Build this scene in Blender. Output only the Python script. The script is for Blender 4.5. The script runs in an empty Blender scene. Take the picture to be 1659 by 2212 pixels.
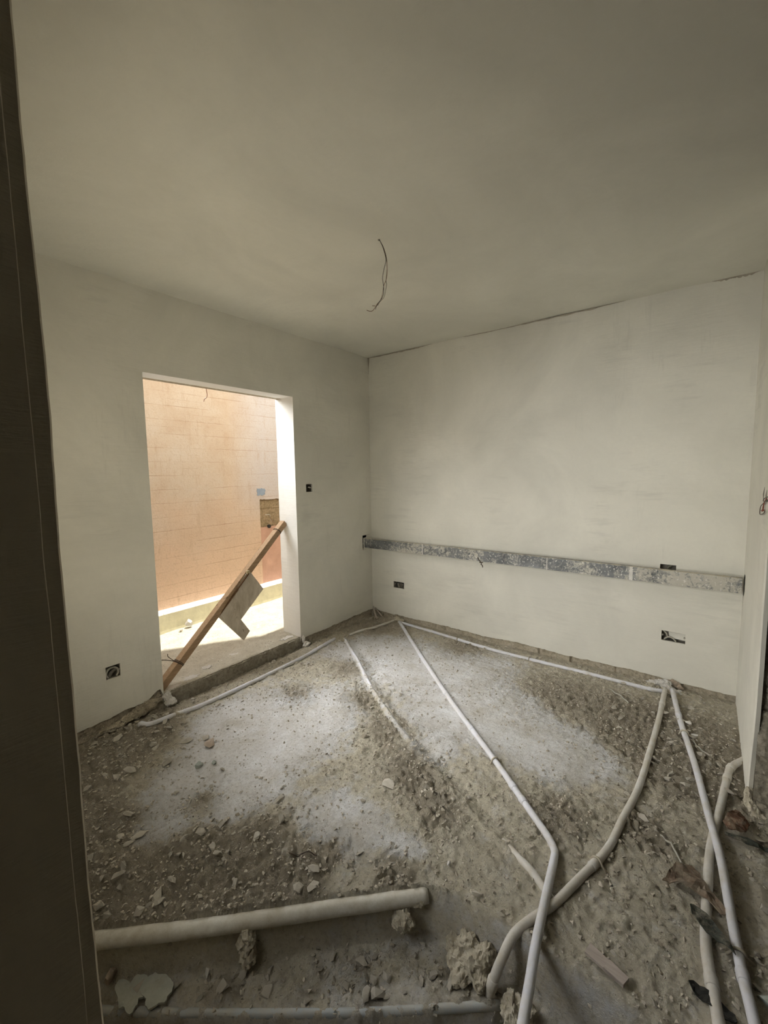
import bpy, bmesh, math, random
from mathutils import Vector, Matrix, noise
random.seed(7)
S = bpy.context.scene
C = S.collection

# ------------------------------------------------------------------ camera
F_PX, W_PX = 920.43, 1659.0
cd = bpy.data.cameras.new('camera'); cam = bpy.data.objects.new('camera', cd); C.objects.link(cam)
cd.sensor_fit = 'HORIZONTAL'; cd.sensor_width = 36.0; cd.lens = F_PX / W_PX * 36.0
cd.clip_start = 0.05; cd.clip_end = 100
rt = Vector((0.60656495, -0.79489358, -0.01493824)); up = Vector((0.08479478, 0.04599983, 0.99533605)); fw = Vector((0.79049909, 0.60500265, -0.09530471))
M = Matrix((rt, up, -fw)).transposed().to_4x4(); M.translation = Vector((0, 0, 1.58918))
cam.matrix_world = M
S.camera = cam

# ------------------------------------------------------------------ light
S.view_settings.view_transform = 'Standard'; S.view_settings.look = 'None'
S.view_settings.gamma = 1; S.view_settings.use_curve_mapping = False
S.view_settings.exposure = 0.0
SKY_BRIGHT = 30.0      # sky lobe added to light the room through the door
SKY_FILL = 12.5  # strength of the added fill lobe outside the side opening
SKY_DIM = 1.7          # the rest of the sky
SUN = 7.0
wd = bpy.data.worlds.new('sky'); S.world = wd; wd.use_nodes = True
nt = wd.node_tree; nt.nodes.clear()
o_ = nt.nodes.new('ShaderNodeOutputWorld'); bg = nt.nodes.new('ShaderNodeBackground')
tc = nt.nodes.new('ShaderNodeTexCoord')
prev = None
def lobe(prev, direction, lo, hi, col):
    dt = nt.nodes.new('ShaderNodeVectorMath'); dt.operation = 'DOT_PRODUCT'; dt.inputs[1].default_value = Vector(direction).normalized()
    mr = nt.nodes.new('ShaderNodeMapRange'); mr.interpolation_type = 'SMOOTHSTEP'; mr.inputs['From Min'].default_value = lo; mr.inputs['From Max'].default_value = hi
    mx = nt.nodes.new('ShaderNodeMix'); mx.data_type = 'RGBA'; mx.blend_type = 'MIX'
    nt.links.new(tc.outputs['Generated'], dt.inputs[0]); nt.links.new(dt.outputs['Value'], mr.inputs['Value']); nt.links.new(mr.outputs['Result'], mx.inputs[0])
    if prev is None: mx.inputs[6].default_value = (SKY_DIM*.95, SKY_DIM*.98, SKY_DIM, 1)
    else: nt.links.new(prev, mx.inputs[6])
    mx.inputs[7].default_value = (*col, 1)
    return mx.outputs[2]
c_ = lobe(None, (-.15, .76, .64), .84, .985, (SKY_BRIGHT*.97, SKY_BRIGHT*.98, SKY_BRIGHT))      # unseen bright lobe, aimed into the door and away from the far wall
c_ = lobe(c_, (-1, .30, .22), .80, .97, (SKY_FILL*1.0, SKY_FILL*.985, SKY_FILL*.93))            # added low lobe that fills the room through the side opening
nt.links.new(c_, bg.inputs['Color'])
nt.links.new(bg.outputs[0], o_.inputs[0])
sd = bpy.data.lights.new('sun', 'SUN'); sd.energy = SUN; sd.angle = math.radians(0.8); sd.color = (1, .95, .84)
so = bpy.data.objects.new('sun', sd); C.objects.link(so)
so.rotation_euler = Vector((-0.25, 0.03, -1)).to_track_quat('-Z', 'Y').to_euler()

# ------------------------------------------------------------------ constants
YW, XW, Y3, H = 2.978, 3.654, -0.208, 2.8
DX0, DX1, DZ = 1.318, 2.582, 2.258      # door opening
YO = 3.218                               # outer face of the door wall
PX, PY = 0.217, 0.80                     # corner of the near pillar
BZ = 0.062                               # balcony floor level
YP = 4.275                               # balcony far wall

# ------------------------------------------------------------------ materials
def new_mat(name, rough=.9):
    m = bpy.data.materials.new(name); m.use_nodes = True
    n = m.node_tree; b = n.nodes['Principled BSDF']; b.inputs['Roughness'].default_value = rough
    b.inputs['Specular IOR Level'].default_value = .25
    return m, n, b
def N(n, t, **k):
    x = n.nodes.new(t)
    for a, v in k.items():
        if a in x.inputs: x.inputs[a].default_value = v
        else: setattr(x, a, v)
    return x
def coord(n, scale=(1, 1, 1), rot=(0, 0, 0)):
    t = N(n, 'ShaderNodeTexCoord'); mp = N(n, 'ShaderNodeMapping'); mp.inputs['Scale'].default_value = scale; mp.inputs['Rotation'].default_value = rot
    n.links.new(t.outputs['Object'], mp.inputs[0]); return mp.outputs[0]
def noi(n, vec, scale, detail=4, rough=.55, dist=0):
    x = N(n, 'ShaderNodeTexNoise'); x.inputs['Scale'].default_value = scale; x.inputs['Detail'].default_value = detail
    x.inputs['Roughness'].default_value = rough; x.inputs['Distortion'].default_value = dist
    n.links.new(vec, x.inputs['Vector']); return x.outputs['Fac']
def ramp(n, fac, stops):
    r = N(n, 'ShaderNodeValToRGB'); e = r.color_ramp.elements
    while len(e) < len(stops): e.new(.5)
    for el, (p, c) in zip(e, stops): el.position = p; el.color = (*c, 1) if len(c) == 3 else c
    n.links.new(fac, r.inputs[0]); return r.outputs['Color']
def mix(n, fac, a, b, mode='MIX'):
    x = N(n, 'ShaderNodeMix'); x.data_type = 'RGBA'; x.blend_type = mode
    for s, v in ((0, fac), (6, a), (7, b)):
        if isinstance(v, (int, float)): x.inputs[s].default_value = v
        elif isinstance(v, tuple): x.inputs[s].default_value = (*v, 1)
        else: n.links.new(v, x.inputs[s])
    return x.outputs[2]
def math_(n, op, a, b=0., c=None):
    x = N(n, 'ShaderNodeMath'); x.operation = op
    for i, v in enumerate((a, b) if c is None else (a, b, c)):
        if isinstance(v, (int, float)): x.inputs[i].default_value = v
        else: n.links.new(v, x.inputs[i])
    return x.outputs[0]
def bump(n, b, h, strength, dist=.01):
    x = N(n, 'ShaderNodeBump'); x.inputs['Strength'].default_value = strength; x.inputs['Distance'].default_value = dist
    n.links.new(h, x.inputs['Height']); n.links.new(x.outputs[0], b.inputs['Normal'])
def setc(n, b, c): n.links.new(c, b.inputs['Base Color'])
g1 = lambda v: (v, v, v)

def plaster_mat(name, base, vary=.06, streak=.10, rough=.88):
    m, n, b = new_mat(name, rough)
    v = coord(n)
    lo = tuple(c*(1-vary*2.2) for c in base); hi = tuple(min(1, c*(1+vary)) for c in base)
    c = ramp(n, noi(n, v, 1.3, 5, .6, .6), [(.3, lo), (.7, hi)])
    # trowel streaks, rubbed through here and there
    vs = coord(n, (1.1, 1.1, 9)); vh = coord(n, (9, 9, 1.0))
    st = math_(n, 'MULTIPLY', noi(n, vs, 2.2, 6, .7, .5), noi(n, v, 1.7, 3))
    c = mix(n, ramp(n, st, [(.31, g1(0)), (.42, g1(streak*4))]), c, tuple(x*.74 for x in base))
    st2 = math_(n, 'MULTIPLY', noi(n, vh, 2.6, 6, .72, .3), noi(n, v, 1.1, 3))
    c = mix(n, ramp(n, st2, [(.33, g1(0)), (.44, g1(streak*4))]), c, tuple(x*.78 for x in base))
    c = mix(n, ramp(n, noi(n, v, 40, 3), [(.3, g1(.0)), (.8, g1(.12))]), c, tuple(x*.8 for x in base))
    setc(n, b, c)
    h = math_(n, 'ADD', math_(n, 'MULTIPLY', noi(n, v, 2.4, 4, .6), 1.2), math_(n, 'MULTIPLY', noi(n, vs, 5, 5, .7), .35))
    h = math_(n, 'ADD', h, math_(n, 'MULTIPLY', noi(n, v, 90, 3), .05))
    bump(n, b, h, .5, .012)
    return m
PLASTER = plaster_mat('plaster_wall', (.785, .765, .685))
PLASTER_CEIL = plaster_mat('plaster_ceiling', (.78, .768, .685), .05, .03)
REVEAL = plaster_mat('plaster_reveal', (.86, .86, .84), .02, .03)
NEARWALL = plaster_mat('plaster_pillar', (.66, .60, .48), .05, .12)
HALL = plaster_mat('plaster_hall', (.5, .47, .41))

def masonry_mat(name, a, b_, c_, bscale=1.):
    m, n, b = new_mat(name, .95); v = coord(n)
    c = ramp(n, noi(n, v, 9*bscale, 7, .7), [(.25, a), (.5, b_), (.75, c_)])
    c = mix(n, ramp(n, noi(n, v, 45, 5, .7), [(.35, g1(.55)), (.55, g1(0))]), c, tuple(x*.45 for x in a))
    setc(n, b, c)
    bump(n, b, math_(n, 'ADD', noi(n, v, 26, 8, .75), math_(n, 'MULTIPLY', noi(n, v, 110, 4), .4)), .9, .012)
    return m
MASON = masonry_mat('rough_masonry', (.38, .33, .24), (.52, .46, .355), (.64, .585, .48))
SILL_FACE = masonry_mat('sill_masonry', (.26, .23, .18), (.40, .365, .295), (.56, .52, .45))
BLOCK = masonry_mat('rough_block', (.30, .27, .215), (.42, .38, .30), (.54, .49, .40), .6)

def floor_mat():
    m, n, b = new_mat('rubble_floor', .95); v = coord(n)
    at = N(n, 'ShaderNodeVertexColor'); at.layer_name = 'wear'
    sp = N(n, 'ShaderNodeSeparateColor'); n.links.new(at.outputs['Color'], sp.inputs[0])
    R_, G_, B_ = sp.outputs[0], sp.outputs[1], sp.outputs[2]
    dust = ramp(n, noi(n, v, 5, 6, .65, .4), [(.3, (.55, .52, .46)), (.5, (.68, .665, .64)), (.7, (.80, .80, .80))])
    sand = ramp(n, noi(n, v, 8, 6, .7), [(.3, (.54, .49, .375)), (.55, (.66, .605, .48)), (.75, (.75, .705, .585))])
    dirt = ramp(n, noi(n, v, 14, 7, .75), [(.3, (.33, .28, .205)), (.5, (.49, .43, .33)), (.7, (.64, .58, .47))])
    fine = noi(n, v, 60, 6, .8)
    k = math_(n, 'ADD', G_, math_(n, 'MULTIPLY', math_(n, 'SUBTRACT', noi(n, v, 11, 6, .7), .5), 1.1))
    c = mix(n, ramp(n, k, [(.34, g1(0)), (.6, g1(1))]), sand, dust)
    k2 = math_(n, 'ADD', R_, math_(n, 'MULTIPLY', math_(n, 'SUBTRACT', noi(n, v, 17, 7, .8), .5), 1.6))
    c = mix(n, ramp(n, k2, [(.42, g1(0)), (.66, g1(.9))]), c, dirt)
    c = mix(n, ramp(n, fine, [(.30, g1(.6)), (.50, g1(0))]), c, (.26, .215, .155))
    c = mix(n, ramp(n, noi(n, v, 85, 3), [(.6, g1(0)), (.7, g1(.5))]), c, (.74, .71, .65))
    setc(n, b, c)
    h = math_(n, 'ADD', math_(n, 'MULTIPLY', fine, .7), math_(n, 'MULTIPLY', noi(n, v, 150, 4, .7), .3))
    h = math_(n, 'MULTIPLY', h, math_(n, 'ADD', .35, math_(n, 'MULTIPLY', R_, .9)))
    bump(n, b, h, 1., .03)
    return m
FLOOR = floor_mat()

def stone_mat(name, a, b_, sc=30):
    m, n, b = new_mat(name, .95); v = coord(n)
    oi = N(n, 'ShaderNodeObjectInfo')
    c = ramp(n, noi(n, v, sc, 5, .7), [(.3, a), (.7, b_)])
    c = mix(n, math_(n, 'MULTIPLY', oi.outputs['Random'], .45), c, tuple(x*.62 for x in a))
    setc(n, b, c); bump(n, b, noi(n, v, sc*3, 5, .7), .6, .004)
    return m
CHUNK = stone_mat('plaster_chunk', (.46, .42, .34), (.66, .62, .54))
PEBBLE = stone_mat('gravel_bits', (.34, .30, .23), (.60, .55, .46), 9)
GREEN_ST = stone_mat('green_grey_stone', (.34, .37, .33), (.46, .49, .44))
RED_ST = stone_mat('reddish_stone', (.40, .32, .25), (.52, .44, .36))
WHITE_ST = stone_mat('white_stone', (.66, .63, .58), (.82, .8, .76))

def pipe_mat(name, base, dirt=(.47, .42, .33), amount=.5):
    m, n, b = new_mat(name, .55); v = coord(n)
    k = noi(n, v, 14, 6, .7)
    c = mix(n, ramp(n, k, [(.5-.22*amount, g1(0)), (.72, g1(.95))]), base, dirt)
    c = mix(n, ramp(n, noi(n, v, 4, 4), [(.45, g1(0)), (.75, g1(amount))]), c, dirt)
    setc(n, b, c); bump(n, b, noi(n, v, 120, 4), .25, .003)
    return m
PVC = pipe_mat('dusty_grey_conduit', (.68, .685, .73), (.60, .57, .52), .3)
PVC_DIRTY = pipe_mat('muddy_conduit', (.66, .65, .62), (.52, .47, .38), .7)
PVC_BIG = pipe_mat('muddy_white_drain_pipe', (.76, .74, .67), (.47, .42, .32), .7)
PVC_BLUE = pipe_mat('blue_grey_conduit', (.40, .44, .46), (.45, .41, .33), .5)

def simple(name, col, rough=.7, var=.25, sc=20, metal=0, dusty=0):
    m, n, b = new_mat(name, rough); v = coord(n)
    c = ramp(n, noi(n, v, sc, 5, .65), [(.3, tuple(x*(1-var) for x in col)), (.7, tuple(min(1, x*(1+var)) for x in col))])
    if dusty: c = mix(n, ramp(n, noi(n, v, 13, 7, .78), [(.62-.3*dusty, g1(0)), (.72, g1(.9))]), c, (.40, .355, .27))
    setc(n, b, c); b.inputs['Metallic'].default_value = metal
    bump(n, b, noi(n, v, sc*4, 4), .3, .003)
    return m
def wood_mat(name, a, b_, axis_scale=(2, 30, 30), rot=(0, 0, 0)):
    m, n, b = new_mat(name, .75); v = coord(n, axis_scale, rot)
    c = ramp(n, noi(n, v, 3, 6, .65, .4), [(.3, a), (.7, b_)])
    c = mix(n, ramp(n, noi(n, coord(n), 22, 4, .6), [(.66, g1(0)), (.72, g1(.8))]), c, tuple(x*.3 for x in a))
    setc(n, b, c); bump(n, b, noi(n, v, 8, 5), .3, .003); return m
BATTEN = wood_mat('bare_batten_wood', (.30, .19, .105), (.47, .33, .205))
PLY = wood_mat('weathered_board_wood', (.42, .35, .26), (.68, .61, .50), (6, 25, 2.2), (0, .84, 0))
BLACK = simple('black_plastic', (.02, .02, .018), .5)
DARKWIRE = simple('dark_wire', (.07, .05, .035), .5)
BROWNWIRE = simple('brown_wire', (.16, .075, .035), .5)
GREYWIRE = simple('greenish_wire', (.20, .20, .14), .5)
REDWIRE = simple('red_brown_wire', (.22, .05, .03), .5)
BOXPL = simple('dusty_dark_box', (.20, .185, .155), .8)
FLEXC = simple('pale_corrugated_conduit', (.42, .40, .34), .7)
BROWNLEAF = simple('dry_brown_leather', (.14, .095, .065), .8, .7, 16, 0, .75)
DARKSCRAP = simple('mottled_dark_plastic', (.05, .055, .045), .6, .7, 40, 0, .45)
LATH = wood_mat('grey_lath_wood', (.36, .31, .27), (.50, .44, .39), (30, 2, 30))
PAPERB = simple('torn_brown_bag', (.12, .06, .035), .8, .7, 18, 0, .5)
MORTAR = stone_mat('pale_mortar', (.42, .375, .285), (.62, .57, .46), 16)
MORTARP = simple('smeared_grey_paint', (.46, .47, .41), .85, .15, 14, 0, .3)

def channel_mat():
    m, n, b = new_mat('galvanised_smeared_steel', .5); v = coord(n)
    c = ramp(n, noi(n, v, 6, 4), [(.3, (.10, .105, .11)), (.7, (.24, .25, .255))])
    sm = math_(n, 'ADD', math_(n, 'MULTIPLY', noi(n, v, 26, 7, .75, 1.2), .62), math_(n, 'MULTIPLY', noi(n, coord(n, (1, 1, .6)), 3.1, 3), .38))
    t = N(n, 'ShaderNodeTexCoord'); sx = N(n, 'ShaderNodeSeparateXYZ'); n.links.new(t.outputs['Object'], sx.inputs[0])
    mr_ = N(n, 'ShaderNodeMapRange'); mr_.inputs['From Min'].default_value = .75; mr_.inputs['From Max'].default_value = .1; mr_.inputs['To Min'].default_value = -.015; mr_.inputs['To Max'].default_value = .042
    n.links.new(sx.outputs[1], mr_.inputs[0]); sm = math_(n, 'ADD', sm, mr_.outputs[0])
    c = mix(n, ramp(n, sm, [(.47, g1(0)), (.56, g1(.85))]), c, (.60, .57, .49))
    c = mix(n, ramp(n, noi(n, v, 60, 4), [(.6, g1(0)), (.66, g1(.8))]), c, (.75, .73, .68))
    setc(n, b, c); b.inputs['Metallic'].default_value = .15
    bump(n, b, sm, .5, .006); return m
STEEL = channel_mat()

def outer_wall_mat():
    m, n, b = new_mat('peach_render', .9); v = coord(n)
    t = N(n, 'ShaderNodeTexCoord'); sx = N(n, 'ShaderNodeSeparateXYZ'); n.links.new(t.outputs['Object'], sx.inputs[0])
    cb = N(n, 'ShaderNodeCombineXYZ'); n.links.new(sx.outputs[0], cb.inputs[0]); n.links.new(sx.outputs[2], cb.inputs[1])
    br = N(n, 'ShaderNodeTexBrick'); n.links.new(cb.outputs[0], br.inputs['Vector'])
    br.inputs['Scale'].default_value = 1.0; br.inputs['Brick Width'].default_value = .38; br.inputs['Row Height'].default_value = .137
    br.inputs['Mortar Size'].default_value = .006; br.inputs['Mortar Smooth'].default_value = .9
    br.inputs['Color1'].default_value = (0, 0, 0, 1); br.inputs['Color2'].default_value = (0, 0, 0, 1); br.inputs['Mortar'].default_value = (1, 1, 1, 1)
    base = ramp(n, noi(n, v, 3.2, 6, .65, .5), [(.3, (.50, .37, .26)), (.52, (.55, .435, .325)), (.72, (.575, .475, .375))])
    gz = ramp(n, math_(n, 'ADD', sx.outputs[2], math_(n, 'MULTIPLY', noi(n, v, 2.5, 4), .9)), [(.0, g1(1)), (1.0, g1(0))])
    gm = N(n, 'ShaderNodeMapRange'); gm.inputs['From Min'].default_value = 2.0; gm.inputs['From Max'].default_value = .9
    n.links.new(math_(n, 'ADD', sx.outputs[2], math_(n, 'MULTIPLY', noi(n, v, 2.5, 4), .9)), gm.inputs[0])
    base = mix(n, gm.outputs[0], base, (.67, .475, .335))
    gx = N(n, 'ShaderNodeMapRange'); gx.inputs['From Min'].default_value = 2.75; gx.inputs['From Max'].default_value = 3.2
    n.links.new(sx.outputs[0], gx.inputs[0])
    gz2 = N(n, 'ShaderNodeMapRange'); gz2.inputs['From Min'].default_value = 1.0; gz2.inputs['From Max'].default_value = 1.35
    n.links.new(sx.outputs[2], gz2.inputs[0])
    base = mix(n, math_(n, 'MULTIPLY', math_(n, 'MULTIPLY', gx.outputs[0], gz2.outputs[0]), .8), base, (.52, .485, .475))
    zw = math_(n, 'DIVIDE', math_(n, 'ADD', sx.outputs[2], math_(n, 'MULTIPLY', math_(n, 'SUBTRACT', noi(n, v, 5, 5, .7), .5), .022)), .137)
    hl = math_(n, 'ABSOLUTE', math_(n, 'SUBTRACT', math_(n, 'FRACT', zw), .5))
    hl = ramp(n, hl, [(.0, g1(1)), (.045, g1(0))])
    lines = math_(n, 'ADD', math_(n, 'MULTIPLY', hl, ramp(n, noi(n, coord(n, (.8, 1, 4)), 2.3, 5, .75), [(.40, g1(0)), (.60, g1(1))])), math_(n, 'MULTIPLY', br.outputs['Fac'], ramp(n, noi(n, v, 3.3, 5, .8), [(.50, g1(0)), (.64, g1(.5))])))
    c = mix(n, math_(n, 'MULTIPLY', lines, .6), base, (.34, .205, .12))
    c = mix(n, ramp(n, noi(n, coord(n, (7, 7, 1.2)), 2.2, 6, .75), [(.55, g1(0)), (.68, g1(.4))]), c, (.40, .27, .17))
    c = mix(n, ramp(n, noi(n, v, 50, 4, .7), [(.35, g1(.3)), (.5, g1(0))]), c, (.42, .29, .19))
    setc(n, b, c); bump(n, b, math_(n, 'SUBTRACT', noi(n, v, 70, 5, .7), math_(n, 'MULTIPLY', lines, .5)), .4, .006)
    return m
PEACH = outer_wall_mat()
SALMON = simple('salmon_render', (.56, .34, .25), .9, .12, 6)
GREYPATCH = simple('blue_grey_cement', (.27, .32, .38), .9, .12, 10)
OLDBRICK = masonry_mat('exposed_old_brick', (.25, .19, .10), (.40, .30, .18), (.52, .36, .23), 1.5)
KERB = simple('pale_yellow_render', (.72, .68, .49), .9, .10, 12)
def kerbtop_mat():
    m, n, b = new_mat('flaking_white_paint', .9); v = coord(n)
    c = ramp(n, noi(n, v, 12, 6, .75), [(.36, (.40, .37, .30)), (.45, (.82, .82, .80))])
    setc(n, b, c); return m
KERBTOP = kerbtop_mat()
def balc_mat():
    m, n, b = new_mat('gritty_screed', .95); v = coord(n)
    c = ramp(n, noi(n, v, 7, 7, .7), [(.3, (.50, .46, .37)), (.55, (.62, .585, .49)), (.75, (.72, .69, .61))])
    c = mix(n, ramp(n, noi(n, v, 55, 5, .75), [(.34, g1(.6)), (.46, g1(0))]), c, (.22, .19, .14))
    c = mix(n, ramp(n, noi(n, v, 9, 3, .5, 1.5), [(.68, g1(0)), (.73, g1(.8))]), c, (.85, .84, .80))
    setc(n, b, c); bump(n, b, noi(n, v, 45, 7, .75), .8, .012); return m
SCREED = balc_mat()

# ------------------------------------------------------------------ helpers
def obj(name, verts, faces, m, parent=None, smooth=False, mi=None):
    me = bpy.data.meshes.new(name); me.from_pydata([tuple(v) for v in verts], [], faces); me.update()
    for x in (m if isinstance(m, (list, tuple)) else [m]): me.materials.append(x)
    if mi: me.polygons.foreach_set('material_index', mi)
    if smooth: me.polygons.foreach_set('use_smooth', [True]*len(me.polygons))
    o = bpy.data.objects.new(name, me); C.objects.link(o)
    if parent: o.parent = parent; o.matrix_parent_inverse = Matrix.Translation(-parent.location) if False else parent.matrix_basis.inverted()
    return o
def bm_obj(name, bm, m, parent=None, smooth=False):
    bm.normal_update()
    me = bpy.data.meshes.new(name); bm.to_mesh(me); bm.free()
    for x in (m if isinstance(m, (list, tuple)) else [m]): me.materials.append(x)
    if smooth: me.polygons.foreach_set('use_smooth', [True]*len(me.polygons))
    o = bpy.data.objects.new(name, me); C.objects.link(o)
    if parent: o.parent = parent; o.matrix_parent_inverse = parent.matrix_basis.inverted()
    return o
def tag(o, label, cat, group=None, kind=None):
    o['label'] = label; o['category'] = cat
    if group: o['group'] = group
    if kind: o['kind'] = kind
    return o
def struct(o): o['kind'] = 'structure'; return o
def thing(name, label, cat, loc=(0, 0, 0), group=None):
    o = bpy.data.objects.new(name, None); C.objects.link(o); o.location = loc; o.empty_display_size = .05
    bpy.context.view_layer.update() if False else None
    return tag(o, label, cat, group)
def box_vf(x0, y0, z0, x1, y1, z1):
    v = [(x0, y0, z0), (x1, y0, z0), (x1, y1, z0), (x0, y1, z0), (x0, y0, z1), (x1, y0, z1), (x1, y1, z1), (x0, y1, z1)]
    f = [(0, 3, 2, 1), (4, 5, 6, 7), (0, 1, 5, 4), (1, 2, 6, 5), (2, 3, 7, 6), (3, 0, 4, 7)]
    return v, f
class Acc:
    def __init__(s): s.v = []; s.f = []; s.m = []
    def add(s, v, f, mi=0):
        k = len(s.v); s.v += [tuple(p) for p in v]; s.f += [tuple(i+k for i in q) for q in f]; s.m += [mi]*len(f); return s
    def box(s, a, b, mi=0): return s.add(*box_vf(*a, *b), mi)
    def quad(s, a, b, c, d, mi=0): return s.add([a, b, c, d], [(0, 1, 2, 3)], mi)
    def out(s, name, m, parent=None, smooth=False): return obj(name, s.v, s.f, m, parent, smooth, s.m)
def smooth_path(pts, sub=8):
    P = [Vector(p) for p in pts]
    if len(P) < 3 or sub < 2: return P
    out = []
    for i in range(len(P)-1):
        p0 = P[i-1] if i else P[i]*2-P[i+1]; p1, p2 = P[i], P[i+1]; p3 = P[i+2] if i+2 < len(P) else P[i+1]*2-P[i]
        for k in range(sub):
            t = k/sub
            out.append(.5*((2*p1)+(p2-p0)*t+(2*p0-5*p1+4*p2-p3)*t*t+(3*p1-p0-3*p2+p3)*t**3))
    out.append(P[-1]); return out
def tube_vf(path, r, seg=12, cap=True):
    P = [Vector(p) for p in path]; V = []; Fc = []
    t0 = (P[1]-P[0]).normalized(); nn = t0.orthogonal().normalized()
    for i, p in enumerate(P):
        t = (P[min(i+1, len(P)-1)]-P[max(i-1, 0)]).normalized()
        nn = (nn-t*nn.dot(t)).normalized(); bb = t.cross(nn)
        rr = r(i/(len(P)-1)) if callable(r) else r
        for k in range(seg):
            a = 2*math.pi*k/seg; V.append(p+nn*math.cos(a)*rr+bb*math.sin(a)*rr)
    for i in range(len(P)-1):
        for k in range(seg):
            k2 = (k+1) % seg; Fc.append((i*seg+k, i*seg+k2, (i+1)*seg+k2, (i+1)*seg+k))
    if cap: Fc.append(tuple(range(seg))[::-1]); Fc.append(tuple((len(P)-1)*seg+k for k in range(seg)))
    return V, Fc
def hull_bm(n, sx, sy, sz, rnd, jag=.25):
    bm = bmesh.new()
    for i in range(n):
        d = Vector((rnd.gauss(0, 1), rnd.gauss(0, 1), rnd.gauss(0, 1))).normalized()*(1-jag*rnd.random())
        bm.verts.new((d.x*sx, d.y*sy, d.z*sz))
    r = bmesh.ops.convex_hull(bm, input=bm.verts)
    junk = [e for e in r['geom_interior'] if isinstance(e, bmesh.types.BMVert)]
    bmesh.ops.delete(bm, geom=junk, context='VERTS')
    return bm
def fbm(x, y, z=0., o=4):
    return noise.fractal(Vector((x, y, z)), 1.0, 2.0, o)      # about -1..1

# ------------------------------------------------------------------ floor relief
L1 = [(-.35, 2.47), (.448, 1.640), (.60, 1.475), (.765, 1.303), (1.030, 1.045), (1.26, .80), (1.30, .68), (1.308, .541), (1.31, .2), (1.30, -1.6)]
L2 = [(-.35, 2.55), (.411, 1.484), (.651, 1.149), (.921, .791), (1.204, .463), (1.27, .30), (1.27, -1.6)]
RIDGE = [(2.885, 2.70), (2.626, 2.329), (2.327, 1.933), (2.115, 1.604), (1.984, 1.368), (1.849, 1.14), (1.752, .934), (1.664, .748), (1.574, .508)]
def seg_d(px, py, a, b):
    ax, ay = a; bx, by = b; dx, dy = bx-ax, by-ay
    t = max(0, min(1, ((px-ax)*dx+(py-ay)*dy)/(dx*dx+dy*dy)))
    qx, qy = ax+dx*t, ay+dy*t
    return math.hypot(px-qx, py-qy), dx*(py-ay)-dy*(px-ax)
def side(px, py, L):
    best = None
    for a, b in zip(L, L[1:]):
        d, s = seg_d(px, py, a, b)
        if best is None or d < best[0]-1e-9: best = (d, s)
    return best[0]*(1 if best[1] > 0 else -1)      # >0 : on the far (room) side
def sst(a, b, x): t = max(0, min(1, (x-a)/(b-a))); return t*t*(3-2*t)
BR = [(0.767,2.713,.25),(0.947,2.747,.25),(1.153,2.786,.15),(0.593,2.119,.25),(0.506,1.72,.15),(0.641,1.689,.18),(0.771,1.579,.17),(1.007,1.477,.16),(0.947,1.277,.13),(0.806,1.374,.13),(0.94,1.135,.08),(2.492,2.263,.18),(2.174,1.85,.15),(1.989,1.51,.15),(1.804,1.23,.13),(1.696,1.088,.13),(1.612,.908,.1),(.98,1.90,.05),(3.008,.8,.25),(2.917,.355,.3),(2.633,.096,.2),(2.945,.003,.3),(2.567,-.099,.15),(2.049,.144,.1),(1.943,.504,.12),(1.228,.897,.1),(1.142,1.219,.1),(1.93,2.296,.14),(3.346,1.693,.2),(3.3,2.6,.22)]
CL = [(.956,2.097,.16),(.791,1.892,.1),(1.377,2.157,.25),(1.454,2.372,.2),(1.698,2.214,.3),(1.573,1.887,.2),(1.919,2.004,.25),(2.767,2.508,.2),(2.69,1.985,.3),(2.937,2.268,.3),(2.945,1.489,.4),(2.528,.891,.3),(2.372,.648,.2),(2.31,1.369,.2),(1.97,1.199,.12),(1.21,1.751,.15),(1.055,1.758,.1),(1.281,1.186,.15),(1.3,1.378,.1),(1.369,.949,.07),(2.382,.503,.15),(2.421,1.125,.2)]
def blob(x, y, L):
    s = 0.
    for bx, by, br in L:
        d2 = ((x-bx)**2+(y-by)**2)/(br*br)
        if d2 < 6: s += math.exp(-d2*.9)
    return min(1., s)
def masks(x, y):
    d1 = side(x, y, L1)
    wx, wy = x+.05*fbm(x*3, y*3, 5), y+.05*fbm(x*3, y*3, 9)
    r = blob(wx, wy, BR); c = blob(wx, wy, CL)
    g = max(0, min(1, .30+r*.62-c*.30))
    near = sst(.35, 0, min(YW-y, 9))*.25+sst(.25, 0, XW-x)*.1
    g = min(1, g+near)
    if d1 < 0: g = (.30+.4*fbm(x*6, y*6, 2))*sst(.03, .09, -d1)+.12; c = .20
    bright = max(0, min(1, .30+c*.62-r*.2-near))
    rk = min(seg_d(x, y, p_, q_)[0] for p_, q_ in zip(RIDGE[:5], RIDGE[1:5])) if 1.8 < x < 3 and y > 1.3 else 9
    if rk < .04: bright = max(bright, .55*sst(.04, .015, rk)); g *= 1-.8*sst(.04, .015, rk)
    return max(0, g), bright, d1
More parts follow.
